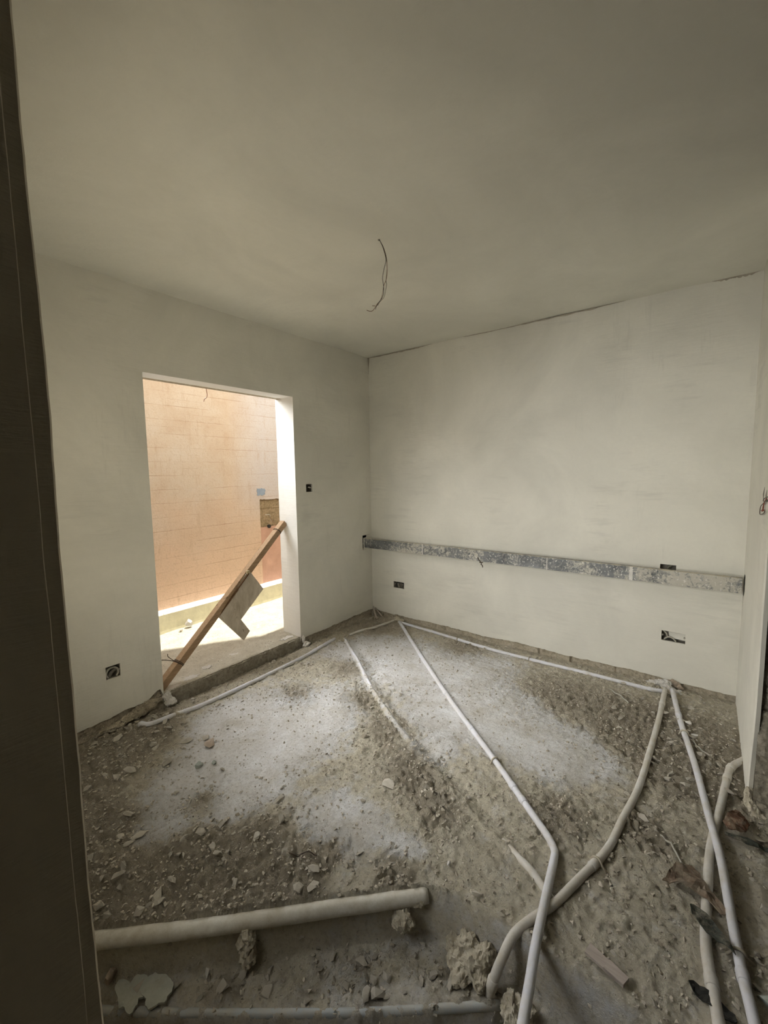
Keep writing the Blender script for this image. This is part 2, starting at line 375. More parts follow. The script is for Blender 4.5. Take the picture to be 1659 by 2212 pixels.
def relief(x, y, fine=True):
    d1 = side(x, y, L1)
    z = .004*fbm(x*1.6, y*1.6)
    z -= .040*sst(.14, .02, YW-y)*(0 if DX0-.05 < x < DX1+.05 else 1) + .055*sst(.16, .0, YW-y)*(1 if DX0-.05 < x < DX1+.05 else 0)
    z -= .022*sst(.12, .02, XW-x)
    # mortar ridge over the buried conduit and the scooped channel next to it
    rd = None
    for i, (a, b) in enumerate(zip(RIDGE, RIDGE[1:])):
        d, s = seg_d(x, y, a, b); s = math.copysign(d, s)
        if rd is None or d < abs(rd[0]): rd = (s, i)
    k = abs(rd[0]); z += .018*sst(.024, 0, k)*(1 if rd[1] < 4 else .6)*(.8+.4*fbm(x*9, y*9, 8))
    z -= .018*math.exp(-((rd[0]-.075)/.045)**2)*(1 if rd[1] < 7 else .4)
    # steps going down towards the camera
    z -= .150*sst(.0, -.045, d1)
    d2 = side(x, y, L2)
    z -= .155*sst(.0, -.05, d2)
    if d1 > 0: z += .012*sst(.07, 0, d1)*sst(.0, .4, .65)
    if fine:
        g, b, _ = masks(x, y)
        n1 = fbm(x*16, y*16, 3, 5); n2 = fbm(x*46, y*46, 7, 3)
        tb = noise.turbulence(Vector((x*20, y*20, 4)), 4, True)
        g2 = min(1.1, g*1.25+.10)
        z += (.0015+.013*g2)*n1 + (.0010+.009*g2)*n2 + (.001+.026*g2)*(tb-.35)
    return z

NX, NY = 540, 520
X0f, X1f, Y0f, Y1f = -.45, XW+.012, -1.45, YW+.012
V = []; cols = []
for j in range(NY+1):
    y = Y0f+(Y1f-Y0f)*j/NY
    for i in range(NX+1):
        x = X0f+(X1f-X0f)*i/NX
        V.append((x, y, relief(x, y)))
        g, b, d1 = masks(x, y); cols.append((g, b, 1 if d1 < 0 else 0, 1))
Fc = [(j*(NX+1)+i, j*(NX+1)+i+1, (j+1)*(NX+1)+i+1, (j+1)*(NX+1)+i) for j in range(NY) for i in range(NX) if not (V[j*(NX+1)+i][0] < PX-.2 and V[j*(NX+1)+i][1] > PY+.1)]
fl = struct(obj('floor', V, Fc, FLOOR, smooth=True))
ca = fl.data.color_attributes.new('wear', 'FLOAT_COLOR', 'POINT')
ca.data.foreach_set('color', [c for q in cols for c in q])
HZ = {}
def fz(x, y):
    fx = (x-X0f)/(X1f-X0f)*NX; fy = (y-Y0f)/(Y1f-Y0f)*NY
    i = max(0, min(NX-1, int(fx))); j = max(0, min(NY-1, int(fy))); u, v = fx-i, fy-j
    q = lambda a, b: V[b*(NX+1)+a][2]
    return (q(i, j)*(1-u)+q(i+1, j)*u)*(1-v)+(q(i, j+1)*(1-u)+q(i+1, j+1)*u)*v
# slab under the hall so that nothing is open behind the camera
a = Acc(); a.box((-6, -3.2, -.75), (XW+.3, YW, -.62)); a.box((-2.2, -3.2, -.62), (-.45, PY, -.30)); a.box((-.45, -3.2, -.62), (2.46, -1.45, -.02)); struct(a.out('floor', BLOCK))

# ------------------------------------------------------------------ walls
def wall_face(acc, P, u0, u1, v0, v1, holes, bottom, mi=0, step=.02, thick=.014, skip=None):
    """plaster skin in a wall's own (u, v, depth) frame; P maps to the room; holes are (u0,u1,v0,v1)"""
    us = sorted({u0, u1, *[h[0] for h in holes], *[h[1] for h in holes]}); us = [u for u in us if u0 <= u <= u1]
    vb = .16
    vs = sorted({vb, v1, *[h[2] for h in holes if h[2] > vb], *[h[3] for h in holes]})
    inh = lambda u, v: any(h[0] < u < h[1] and h[2] < v < h[3] for h in holes)
    for a_, b_ in zip(us, us[1:]):
        for c_, d_ in zip(vs, vs[1:]):
            if not inh((a_+b_)/2, (c_+d_)/2): acc.quad(P(a_, c_, 0), P(b_, c_, 0), P(b_, d_, 0), P(a_, d_, 0), mi)
    for h in holes:
        if h[2] > vb:
            for (p, q) in (((h[0], h[2]), (h[1], h[2])), ((h[1], h[2]), (h[1], h[3])), ((h[1], h[3]), (h[0], h[3])), ((h[0], h[3]), (h[0], h[2]))):
                acc.quad(P(*p, 0), P(*q, 0), P(*q, thick), P(*p, thick), mi)
    for a_, b_ in zip(us, us[1:]):
        if inh((a_+b_)/2, vb-.02): continue
        n = max(1, int((b_-a_)/step))
        for k in range(n):
            p, q = a_+(b_-a_)*k/n, a_+(b_-a_)*(k+1)/n
            zp, zq = bottom(p), bottom(q)
            acc.quad(P(p, zp, 0), P(q, zq, 0), P(q, vb, 0), P(p, vb, 0), mi)
            acc.quad(P(p, zp, thick), P(q, zq, thick), P(q, zq, 0), P(p, zp, 0), mi)
def rough_band(acc, P, u0, u1, v0, v1, depth, mi, seed=0, amp=.008, du=.012, dv=.012, joint=None):
    nu = int((u1-u0)/du)+1; nv = max(1, int((v1-v0)/dv)); vv = []
    for j in range(nv+1):
        for i in range(nu+1):
            u = u0+(u1-u0)*i/nu; v = v0+(v1-v0)*j/nv
            d = depth+amp*fbm(u*14, v*14, seed, 4)+amp*.7*fbm(u*45, v*45, seed+3, 3)
            if joint: d += joint(u, v)
            vv.append(P(u, v, d))
    acc.add(vv, [(j*(nu+1)+i, j*(nu+1)+i+1, (j+1)*(nu+1)+i+1, (j+1)*(nu+1)+i) for j in range(nv) for i in range(nu)], mi)
def vjoint(u, v): # thin upright gaps between the blocks near the floor
    return sum(.02*math.exp(-((u-c)/.005)**2) for c in (.52, .86, 1.12, 1.45, 2.06, 2.5, 2.9))

# wall with the door opening: u = x, v = z, depth = +y
PL = lambda u, v, d: (u, YW+d, v)
box_switch = (2.707, 2.785, 1.407, 1.480); box_sock = (.976, 1.060, .295, .380); chan_hole = (3.500, 3.640, .735, .895)
def bl(u):
    z = .038+.016*fbm(u*5, 1.3, 2)+.008*fbm(u*22, 4, 1)
    if u < DX0: z += .055*math.exp(-((u-1.29)/.07)**2)+.03*math.exp(-((u-1.10)/.10)**2)
    return max(z, .0)
A = Acc()
wall_face(A, PL, PX-.1, XW, 0, H, [(DX0, DX1, -1, DZ), box_switch, box_sock, chan_hole], bl)
rough_band(A, PL, PX-.1, DX0, -.14, .18, .022, 1, 1)
rough_band(A, PL, DX1, XW+.01, -.14, .18, .022, 1, 2)
# body of the wall behind the plaster
for q in (((PX-1.2, YW+.075, -.2), (DX0-.004, YO-.002, H+.2)), ((DX1+.004, YW+.075, -.2), (XW+.9, YO-.002, H+.2)), ((DX0-.004, YW+.075, DZ+.004), (DX1+.004, YO-.002, H+.2))): A.box(*q, 1)
for (x0, z0, x1, z1) in ((DX0-.004, BZ, DX0-.004, DZ), (DX1+.004, BZ, DX1+.004, DZ)):
    pass
struct(A.out('wall_left', [PLASTER, MASON]))
# reveals of the opening (plastered jambs and lintel), a little uneven along the edge
def reveal(x, flip):
    acc = Acc(); n = 60; rows = []
    for k in range(n+1):
        z = BZ-.06+(DZ-BZ+.06)*k/n; w = .0025*fbm(z*6, x, 1)
        foot = .05*sst(.12, .0, z-BZ) if flip else 0
        rows.append([(x, YW+w*.5, z), (x+w, YW+.10, z), (x+w, YW+.155-foot, z), (x+w+(.002 if flip else -.002), YW+.160-foot, z), (x+w, YO+.002, z), (x+(.3 if flip else -.3), YO+.002, z)])
    for a_, b_ in zip(rows, rows[1:]):
        for i in range(5): acc.quad(a_[i], a_[i+1], b_[i+1], b_[i])
    return acc
struct(reveal(DX1, True).out('trim_1', REVEAL)); struct(reveal(DX0, False).out('trim_2', REVEAL))
acc = Acc(); acc.quad((DX0, YW, DZ), (DX1, YW, DZ), (DX1, YW+.16, DZ), (DX0, YW+.16, DZ)); acc.quad((DX0, YW+.16, DZ), (DX1, YW+.16, DZ), (DX1, YW+.16, DZ+.008), (DX0, YW+.16, DZ+.008))
acc.quad((DX0, YW+.16, DZ+.008), (DX1, YW+.16, DZ+.008), (DX1, YO+.002, DZ+.008), (DX0, YO+.002, DZ+.008)); struct(acc.out('trim_3', REVEAL))

# wall behind the steel channel: u = y, v = z, depth = +x
PB = lambda u, v, d: (XW+d, u, v)
box_b1 = (2.542, 2.681, .332, .402); box_b2 = (.089, .234, .317, .392); box_b3 = (.165, .262, .78, .885)
bb = lambda u: .030+.014*fbm(u*4, 8.3, 2)+.007*fbm(u*24, 4, 6)
A = Acc(); wall_face(A, PB, Y3, YW, 0, H, [box_b1, box_b2, box_b3], bb)
rough_band(A, PB, Y3-.01, YW+.01, -.14, .17, .016, 1, 5, joint=vjoint, amp=.005)
A.box((XW+.075, Y3-.6, -.2), (XW+.3, YW+.3, H+.4), 1)
struct(A.out('wall_back', [PLASTER, MASON]))

# right wall: plaster skin whose near edge is broken, on rough blockwork seen end-on
PR = lambda u, v, d: (u, Y3-d, v)
A = Acc(); n = 90; prev = None
for k in range(n+1):
    z = -.04+(H+.04)*k/n
    e = 2.462+.10*sst(.55, .0, z)+.006*fbm(z*7, 2, 4)
    row = [(XW, Y3, z), (e+.012, Y3, z), (e, Y3-.006, z), (e+.004, Y3-.022, z)]
    if prev:
        for i in range(3): A.quad(prev[i], prev[i+1], row[i+1], row[i], 0)
    prev = row
PBk = lambda u, v, d: (2.478+d, u, v)
def bj(u, v):
    r = (v-.03) % .225; c = min(r, .225-r); row = int((v-.03)//.225)
    s = (u+(.2 if row % 2 else 0)) % .40; s = min(s, .40-s)
    return .018*math.exp(-(c/.007)**2)*(.35+.65*(fbm(u*3, v*2, row) > -.1))+.012*math.exp(-(s/.006)**2)
rough_band(A, PBk, -1.6, Y3-.018, -.12, H, .012, 1, 11, .008, .014, .014, joint=bj)
A.box((2.52, -3.2, -.2), (XW+.3, Y3-.03, H), 1)
struct(A.out('wall_right', [PLASTER, BLOCK]))

# near pillar: end of the wall beside the camera, with a worn corner bead
A = Acc(); n = 150; prev = None
for k in range(n+1):
    z = -.62+(H+.62)*k/n; w = .0028*fbm(z*2.6, 5, 1)+.0012*fbm(z*14, 5, 1); w2 = .003*fbm(z*3, 9, 2, 5)
    row = [(-2.25, PY, z), (.150, PY+.001, z), (.1925+w2, PY, z), (.1945+w2, PY+.0035, z), (PX-.004+w, PY+.002, z), (PX+w, PY+.008, z), (PX+w, PY+.05, z)]
    if prev:
        for i in range(6): A.quad(prev[i], prev[i+1], row[i+1], row[i])
    prev = row
WY0, WY1, WZ0, WZ1 = 1.0, 2.25, .75, 2.10     # opening added for fill light, hidden from the camera by the pillar
for y0, y1, z0, z1 in ((PY+.045, WY0, -.6, H), (WY1, YW+.1, -.6, H), (WY0, WY1, -.6, WZ0), (WY0, WY1, WZ1, H)): A.box((PX-.18, y0, z0), (PX, y1, z1))
A.box((-2.3, PY+.03, -.6), (PX-.01, PY+.16, H))
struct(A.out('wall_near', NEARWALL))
# walls of the unlit passage behind the camera
A = Acc(); A.box((-2.3, -3.3, -.7), (-2.2, PY+.1, H+.1)); A.box((-2.3, -3.3, -.7), (3.9, -3.2, H+.1)); struct(A.out('wall_rear', HALL))

# ceiling: gently uneven slab
V2 = []; n = 70
for j in range(n+1):
    for i in range(n+1):
        x = -2.3+(XW+2.3+.02)*i/n; y = -3.3+(YW+3.3+.02)*j/n
        V2.append((x, y, H+.004*fbm(x*1.2, y*1.2, 3)))
out_ = lambda j, i: (-2.3+(XW+2.32)*(i+.5)/n < PX-.22) and (-3.3+(YW+3.32)*(j+.5)/n > PY+.1)
A = Acc(); A.add(V2, [(j*(n+1)+i, (j+1)*(n+1)+i, (j+1)*(n+1)+i+1, j*(n+1)+i+1) for j in range(n) for i in range(n) if not out_(j, i)])
A.box((-2.3, -3.3, H+.02), (XW+.3, PY+.16, H+.25)); A.box((PX-.18, PY+.16, H+.02), (XW+.3, YO, H+.2)); struct(A.out('ceiling', PLASTER_CEIL, smooth=False))
# unfilled joints where walls meet the ceiling: thin irregular dark grooves with depth
def joint_strip(name, pts, wf, m):
    acc = Acc(); P0 = [Vector(p) for p in pts]
    for k in range(len(P0)-1):
        w0, w1 = wf(k/(len(P0)-1)), wf((k+1)/(len(P0)-1))
        p, q = P0[k], P0[k+1]
        acc.quad(p, q, q-Vector((0, 0, w1)), p-Vector((0, 0, w0)))
        acc.quad(p+Vector((-.004, 0, 0)), q+Vector((-.004, 0, 0)), q, p)
    return acc.out(name, m)
BAREJ = simple('bare_joint', (.44, .40, .33), .95, .2, 30)
def ys(a, b, n=50): return [(XW-.0025, a+(b-a)*k/n, H-.001) for k in range(n+1)]
for a_, b_, sd_, w_ in ((2.97, 2.18, 3, .016), (1.85, .55, 8, .014), (.05, -.2, 5, .016)):
    s_ = joint_strip('trim_4', ys(a_, b_), lambda t, sd_=sd_, w_=w_: w_*min(1, 5*t+.2, 5*(1-t)+.0)*(.5+.7*abs(fbm(t*8, sd_, 1))), BAREJ); struct(s_)
s_ = Acc()
for k in range(40):
    z0, z1 = H-.17*k/40, H-.17*(k+1)/40; f = lambda z: .014*sst(H-.17, H, z)+.002
    s_.quad((XW-.003, YW-f(z0), z0), (XW-.003, YW, z0), (XW-.003, YW, z1), (XW-.003, YW-f(z1), z1)); s_.quad((XW-f(z0), YW-.003, z0), (XW-f(z1), YW-.003, z1), (XW, YW-.003, z1), (XW, YW-.003, z0))
struct(s_.out('trim_5', BAREJ))

# ------------------------------------------------------------------ balcony outside
def bz(x, y):
    return BZ-.006+.006*fbm(x*9, y*9, 1)+.003*fbm(x*40, y*40, 3)
nx, ny = 260, 90; v = []
for j in range(ny+1):
    y = YW+.004+(YP-YW+.03)*j/ny
    for i in range(nx+1):
        x = -.6+5.0*i/nx; e = 0
        if j == 0: e = .012*fbm(x*7, 3, 3)+.005*fbm(x*30, 1, 2)
        v.append((x, y-e*0-(.012*fbm(x*7, 3, 3) if j == 0 else 0), bz(x, y)-(.012 if j == 0 else 0)))
A = Acc(); A.add(v, [(j*(nx+1)+i, j*(nx+1)+i+1, (j+1)*(nx+1)+i+1, (j+1)*(nx+1)+i) for j in range(ny) for i in range(nx) if j*(YP-YW)/ny+YW > YO-.02 or DX0-.01 < -.6+5.0*i/nx < DX1+.01])
rough_band(A, PL, DX0-.005, DX1+.005, -.14, BZ-.005, .006, 1, 21, .010)
A.box((-.8, YW+.09, -.3), (4.6, YP+.3, BZ-.04), 0)
o = struct(A.out('floor', [SCREED, SILL_FACE], smooth=True)); 
# kerb along the far wall
A = Acc(); n = 200; prev = None
for k in range(n+1):
    x = -.6+5.0*k/n; w = .004*fbm(x*5, 2, 2)
    row = [(x, 4.135+w, BZ-.03), (x, 4.14+w, BZ+.02), (x, 4.142+w, .236), (x, 4.150+w, .2445), (x, YP+.02, .247)]
    if prev:
        for i in range(4): A.quad(prev[i], prev[i+1], row[i+1], row[i], 1 if i >= 2 else 0)
    prev = row
struct(A.out('trim_6', [KERB, KERBTOP]))
# far wall, old render over brickwork, broken away on the right
A = Acc()
RX = 3.140; RZ = 1.270
A.quad((-.8, YP, .2), (RX, YP, .2), (RX, YP, RZ), (-.8, YP, RZ), 0)
def rag(x): return RZ+.012*fbm(x*30, 1, 2)+.010*fbm(x*9, 5, 2)
n = 80
for k in range(n):
    x0 = RX+1.4*k/n; x1 = RX+1.4*(k+1)/n
    A.quad((x0, YP, rag(x0)), (x1, YP, rag(x1)), (x1, YP, 1.5), (x0, YP, 1.5), 0); A.quad((x0, YP+.03, rag(x0)), (x1, YP+.03, rag(x1)), (x1, YP, rag(x1)), (x0, YP, rag(x0)), 1)
A.quad((-.8, YP, RZ), (RX, YP, RZ), (RX, YP, 1.5), (-.8, YP, 1.5), 0)
A.quad((-.8, YP, 1.5), (4.6, YP, 1.5), (4.6, YP, 2.53), (-.8, YP, 2.53), 0)
A.quad((RX, YP, .2), (RX, YP+.03, .2), (RX, YP+.03, RZ+.01), (RX, YP, RZ+.01), 0)
def brj(u, v):
    r = v % .115; c = min(r, .115-r); s = (u+(.12 if int(v//.115) % 2 else 0)) % .23; s = min(s, .23-s)
    return .008*math.exp(-(c/.006)**2)+.008*math.exp(-(s/.006)**2)
PO = lambda u, v, d: (u, YP+d, v)
rough_band(A, PO, RX, 4.5, .93, 1.30, .018, 1, 31, .005, joint=brj)
A.quad((RX, YP+.012, .2), (4.5, YP+.012, .2), (4.5, YP+.012, .935), (RX, YP+.012, .935), 2)
A.box((-.8, YP+.05, -.2), (4.6, YP+.25, 2.53), 0)
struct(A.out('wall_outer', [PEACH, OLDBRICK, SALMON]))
# unseen slab added to cast the slanting shadow edge on the balcony floor
SL = [(-2.5, 3.0), (-2.5, 3.81), (2.66, 3.81), (4.0, 3.0)]
A = Acc(); A.add([(x, y, 5.5) for x, y in SL]+[(x, y, 5.62) for x, y in SL], [(0, 1, 2, 3), (7, 6, 5, 4), (0, 4, 5, 1), (1, 5, 6, 2), (2, 6, 7, 3), (3, 7, 4, 0)])
struct(A.out('added_shade_slab', HALL))
# ends of the balcony
A = Acc(); A.box((-.95, YO, -.1), (-.8, YP+.25, 2.7)); A.box((4.6, YO, -.1), (4.75, YP+.2, 2.7)); struct(A.out('wall_side', PEACH))

# patch, drilled hole and wires on the outer wall
rnd = random.Random(3)
def patch(name, m, cx, cz, rx, rz, y, seed, normal='y', th=.004, n=40, jag=.28, fr=2):
    vs = []; 
    for lay in (0, 1):
        for k in range(n):
            a_ = 2*math.pi*k/n; r_ = 1+jag*fbm(math.cos(a_)*fr, math.sin(a_)*fr, seed)
            sq = 1/max(abs(math.cos(a_)), abs(math.sin(a_)))**.6 if normal == 'y' else 1
            p_, q_ = cx+rx*r_*math.cos(a_)*sq, cz+rz*r_*math.sin(a_)*sq
            vs.append((p_, y-(th if lay else -.002), q_) if normal == 'y' else (p_, q_, y+(th if lay else -.004)))
    f = [tuple(range(n, 2*n))]+[(k, (k+1) % n, n+(k+1) % n, n+k) for k in range(n)]
    return obj(name, vs, f, m)
tag(patch('cement_patch', GREYPATCH, 3.165, 1.365, .058, .042, YP, 2), 'blue-grey cement patch on the peach wall outside the doorway', 'patch')
A = Acc(); A.add(*tube_vf([(3.267, YP-.004, .937), (3.267, YP+.02, .937)], .022, 14)); tag(A.out('drill_hole', BLACK), 'round black hole in the exposed brick outside, above the salmon render', 'hole')
t = thing('wire_hook', 'thin wires hanging from the exposed brick outside, near the brace top', 'wire', (3.255, 4.27, 1.08))
A = Acc(); A.add(*tube_vf(smooth_path([(3.20, 4.262, 1.085), (3.255, 4.25, 1.083), (3.262, 4.25, 1.06), (3.273, 4.25, 1.034), (3.28, 4.25, .99)], 5), .003, 6)); A.out('pale_wire', FLEXC, t)
A = Acc(); A.add(*tube_vf(smooth_path([(3.255, 4.255, 1.08), (3.275, 4.24, 1.02), (3.29, 4.2, .97), (3.304, 4.16, .93), (3.30, 4.1, .90)], 5), .003, 6)); A.out('dark_wire', BROWNWIRE, t)
A = Acc(); A.add(*tube_vf(smooth_path([(2.078, 3.5, 2.36), (2.072, 3.5, 2.317), (2.076, 3.5, 2.275), (2.070, 3.5, 2.25), (2.048, 3.5, 2.23), (2.041, 3.5, 2.21)], 5), .0035, 6)); A.add(*tube_vf([(2.078, 3.5, 2.36), (2.08, 3.45, 2.6), (2.08, 3.23, 2.66)], .0035, 6))
tag(A.out('hanging_cable', BROWNWIRE), 'short dark cable hanging outside just under the door lintel', 'cable')
bm = hull_bm(22, .045, .035, .045, rnd); o = bm_obj('rubble_chunk', bm, WHITE_ST); o.location = (2.10, 4.09, BZ+.040); tag(o, 'white broken block lying at the yellow kerb outside', 'rubble')
bm = hull_bm(16, .024, .018, .014, rnd); o = bm_obj('rubble_chunk', bm, CHUNK); o.location = (1.995, 4.05, BZ+.01); tag(o, 'small grey lump left of the white block by the kerb', 'rubble')
for i, (x, y, rx, ry) in enumerate(((1.55, 3.06, .06, .035), (1.72, 3.12, .035, .03), (1.40, 3.02, .05, .025), (2.49, 3.07, .06, .03), (2.00, 3.16, .05, .03), (1.46, 3.20, .04, .02))):
    o = patch('plaster_splash', WHITE_ST, x, y, rx, ry, bz(x, y)+.001, i, 'z', th=.0015, jag=.75, fr=3.2); tag(o, 'white plaster splash dried on the door sill', 'splash', 'plaster splashes on the door sill')

# ------------------------------------------------------------------ wooden brace across the opening
t = thing('wooden_brace', 'slanting wooden brace with a board piece nailed on, across the doorway', 'brace', (1.34, 3.04, .09))
a0 = Vector((1.322, 3.045, .075)); a1 = Vector((2.575, 3.155, 1.125)); dx = (a1-a0).normalized(); ny_ = Vector((0, 1, 0)); ny_ = (ny_-dx*ny_.dot(dx)).normalized(); nz = dx.cross(ny_); nz = nz if nz.z > 0 else -nz
hw, hh = .030, .026
vv = []
K = 24
for k in range(K+1):
    p = a0.lerp(a1, k/K); j = .0015
    for s1, s2 in ((-1, -1), (1, -1), (1, 1), (-1, 1)):
        vv.append(p+ny_*(s1*hw)+nz*(s2*hh)+Vector((0, j*fbm(k, s1, s2), j*fbm(k, s2, 7))))
ff = [(0, 3, 2, 1), tuple(4*K+i for i in range(4))]+[(4*k+i, 4*k+(i+1) % 4, 4*k+4+(i+1) % 4, 4*k+4+i) for k in range(K) for i in range(4)]
o = obj('batten', vv, ff, BATTEN, t); 
bv = o.modifiers.new('bevel', 'BEVEL'); bv.width = .003; bv.segments = 2
yb = 3.072
ply = [(2.102, .752), (2.138, .750), (2.258, .577), (2.018, .370), (2.098, .248), (2.035, .186), (1.811, .460)]
n = len(ply); vv = [(x, yb, z) for x, z in ply]+[(x, yb+.018, z) for x, z in ply]
ff = [tuple(range(n))[::-1], tuple(range(n, 2*n))]+[(k, (k+1) % n, n+(k+1) % n, n+k) for k in range(n)]
for i in range(len(vv)):
    x, y, z = vv[i]; vv[i] = (x, y+(z-.5)*.02, z)
o = obj('board', vv, ff, PLY, t)
A = Acc()
for k in range(26): # dark strip standing in for the shaded upper edge of the board
    pass
pa, pb = Vector((1.815, yb-.006, .470)), Vector((2.105, yb-.004, .752)); A.add(*tube_vf([pa.lerp(pb, k/12)+Vector((.002*fbm(k, 1, 1)+.006, -.002, .003*fbm(k, 2, 2)-.006)) for k in range(13)], .0075, 5)); A.out('shaded_edge_strip', simple('shaded_edge_dark', (.12, .065, .03), .8), o)
A = Acc(); A.add(*box_vf(2.098, yb-.008, .742, 2.122, yb+.02, .768)); A.out('wood_block', simple('pale_wood', (.55, .45, .28)), o)
A = Acc(); c0 = a0.lerp(a1, .93)
for r_ in (0, .35): A.add(*tube_vf([c0+dx*.01*r_+(ny_*math.cos(th)*(hw+.004)*1.2+nz*math.sin(th)*(hh+.004)*1.2) for th in [i*math.pi/8 for i in range(17)]], .0022, 5))
A.out('binding_wire', DARKWIRE, t)
A = Acc(); c0 = a0.lerp(a1, .12)
for r_ in (0, .8): A.add(*tube_vf([c0+dx*.01*r_+(ny_*math.cos(th)*(hw+.003)*1.25+nz*math.sin(th)*(hh+.003)*1.25) for th in [i*math.pi/8 for i in range(17)]], .0028, 5))
A.add(*tube_vf(smooth_path([tuple(c0-ny_*hw), (1.41, 3.0, .255), (1.37, 3.02, .272), (1.325, 3.04, .285), (1.318, 3.07, .29)], 5), .003, 5)); A.add(*tube_vf(smooth_path([tuple(c0-ny_*hw), (1.43, 3.0, .24), (1.39, 3.03, .285), (1.385, 3.03, .31)], 4), .0025, 5))
A.out('wire_tie', DARKWIRE, t)

# ------------------------------------------------------------------ steel channel along the back wall
t = thing('steel_channel', 'plaster-smeared grey steel channel running along the back wall', 'channel', (3.56, 1.4, .81))
def chan_prof():
    x0, x1, z0, z1 = 3.530, 3.580, .760, .858
    return [(x1, z0), (x0, z0), (x0, z1), (x1, z1), (x1, z1-.012), (x1-.003, z1-.012), (x1-.003, z1-.003), (x0+.003, z1-.003), (x0+.003, z0+.003), (x1-.003, z0+.003), (x1-.003, z0+.012), (x1, z0+.012)]
pr = chan_prof(); n = len(pr); K = 30; vv = []
for k in range(K+1):
    y = Y3+.012+(YW+.055-Y3-.012)*k/K; dz = .003*math.sin(k/K*math.pi)+.007*(1-k/K)
    vv += [(x, y, z+dz) for x, z in pr]
ff = [(k*n+i, (k+1)*n+i, (k+1)*n+(i+1) % n, k*n+(i+1) % n) for k in range(K) for i in range(n)]+[tuple(range(n)), tuple(K*n+i for i in range(n))[::-1]]
ch = obj('rail', vv, ff, STEEL, t)
# crust of plaster along the upper edge
A = Acc(); A.add(*tube_vf([(3.536, Y3+.03+(YW-.06-Y3)*k/160, .860+.007*(1-k/160)+.002*fbm(k*.3, 1, 1)) for k in range(161)], lambda s: max(.0012, .004+.006*fbm(s*60, 3, 3)), 7)); A.out('plaster_crust', MORTAR, t)
for y, w in ((.43, .012), (2.23, .004), (1.03, .003)):
    A = Acc(); n = 24; e = [(y+w*(1+.5*fbm(k*.5, y, 1)), .762+.104*k/n) for k in range(n+1)]+[(y-w*(1+.5*fbm(k*.5, y, 7)), .762+.104*k/n) for k in range(n, -1, -1)]
    m_ = len(e); A.add([(3.5265, p, q) for p, q in e]+[(3.5305, p, q) for p, q in e], [tuple(range(m_))]+[(k, (k+1) % m_, m_+(k+1) % m_, m_+k) for k in range(m_)]); A.out('plaster_dab', WHITE_ST, t)
t2 = thing('bent_hook', 'small rusty wire hook under the middle of the steel channel', 'hook', (3.53, 1.6, .76))
A = Acc(); A.add(*tube_vf(smooth_path([(3.528, 1.640, .800), (3.524, 1.625, .775), (3.52, 1.600, .755), (3.52, 1.604, .742), (3.52, 1.592, .735), (3.52, 1.588, .716)], 4), .0042, 6)); A.add(*tube_vf([(3.52, 1.618, .757), (3.518, 1.585, .761)], .0045, 6)); A.out('wire', DARKWIRE, t2)
# ragged pocket around the channel's far end
A = Acc(); A.box((3.502, YW+.012, .737), (3.506, YW+.07, .893)); A.box((3.502, YW+.066, .737), (3.64, YW+.07, .893)); o = A.out('wall_pocket', BLACK); tag(o, 'dark ragged pocket in the door wall at the channel end', 'hole')
A = Acc(); A.add([(3.512, YW-.001, .737), (3.640, YW-.001, .737), (3.640, YW-.001, .893), (3.565, YW-.001, .893), (3.560, YW-.001, .872), (3.512, YW-.001, .866)], [(0, 1, 2, 3, 4, 5)]); o = A.out('plaster_fill', PLASTER, o)
A = Acc(); zs_ = [.752+(.140)*k/14 for k in range(15)]
hv = [(3.523+.006*fbm(k, 2, 2), Y3+.003, z) for k, z in enumerate(zs_)]+[(3.592-.03*abs(k-7)/7+.006*fbm(k, 5, 2), Y3+.003, z) for k, z in enumerate(zs_)]
A.add(hv, [(k, 15+k, 16+k, k+1) for k in range(14)]); tag(A.out('wall_slot', BLACK), 'narrow dark slot in the right wall taking the channel end', 'hole')

# ------------------------------------------------------------------ wall boxes
def wall_box(P, h, label, kind, wires):
    u0, u1, v0, v1 = h; cu, cv = (u0+u1)/2, (v0+v1)/2
    t = thing('wiring_box', label, 'wiring box', P(cu, cv, .03))
    A = Acc(); D = .05; e = .001
    for (p, q) in (((u0-e, v0-e), (u1+e, v0-e)), ((u1+e, v0-e), (u1+e, v1+e)), ((u1+e, v1+e), (u0-e, v1+e)), ((u0-e, v1+e), (u0-e, v0-e))):
        A.quad(P(*p, .010), P(*q, .010), P(*q, D), P(*p, D))
    A.quad(P(u0, v0, D), P(u1, v0, D), P(u1, v1, D), P(u0, v1, D)); A.out('box_shell', BOXPL, t)
    # fixing lugs
    for s, nm in ((u0+.006, 'lug'), (u1-.006, 'lug')):
        A = Acc(); A.add(*tube_vf([P(s, cv, .012), P(s, cv, .035)], .006, 8)); A.out(nm, FLEXC, t)
    for (pts, r_, m_, nm) in wires:
        A = Acc(); A.add(*tube_vf(smooth_path([P(u0+(u1-u0)*a_, v0+(v1-v0)*b_, d_) for a_, b_, d_ in pts], 6), r_, 8)); A.out(nm, m_, t)
    return t
ring = lambda cx, cy, rx, ry, d: [(cx+rx*math.cos(a_), cy+ry*math.sin(a_), d) for a_ in [math.pi*(1.25-k*.19) for k in range(9)]]
wall_box(PL, box_switch, 'small square wiring box right of the doorway at shoulder height', 's', [(ring(.62, .45, .42, .42, .026), .005, DARKWIRE, 'wire'), ([(.55, .58, .02), (.75, .55, .016), (.92, .52, .02)], .005, WHITE_ST, 'plaster_lump')])
wall_box(PL, box_sock, 'low wiring box left of the doorway with a pale conduit loop inside', 's', [(ring(.5, .35, .42, .42, .02), .006, FLEXC, 'conduit_loop'), ([(.3, .1, .03), (.5, .4, .03), (.8, .55, .03)], .011, BOXPL, 'wire')])
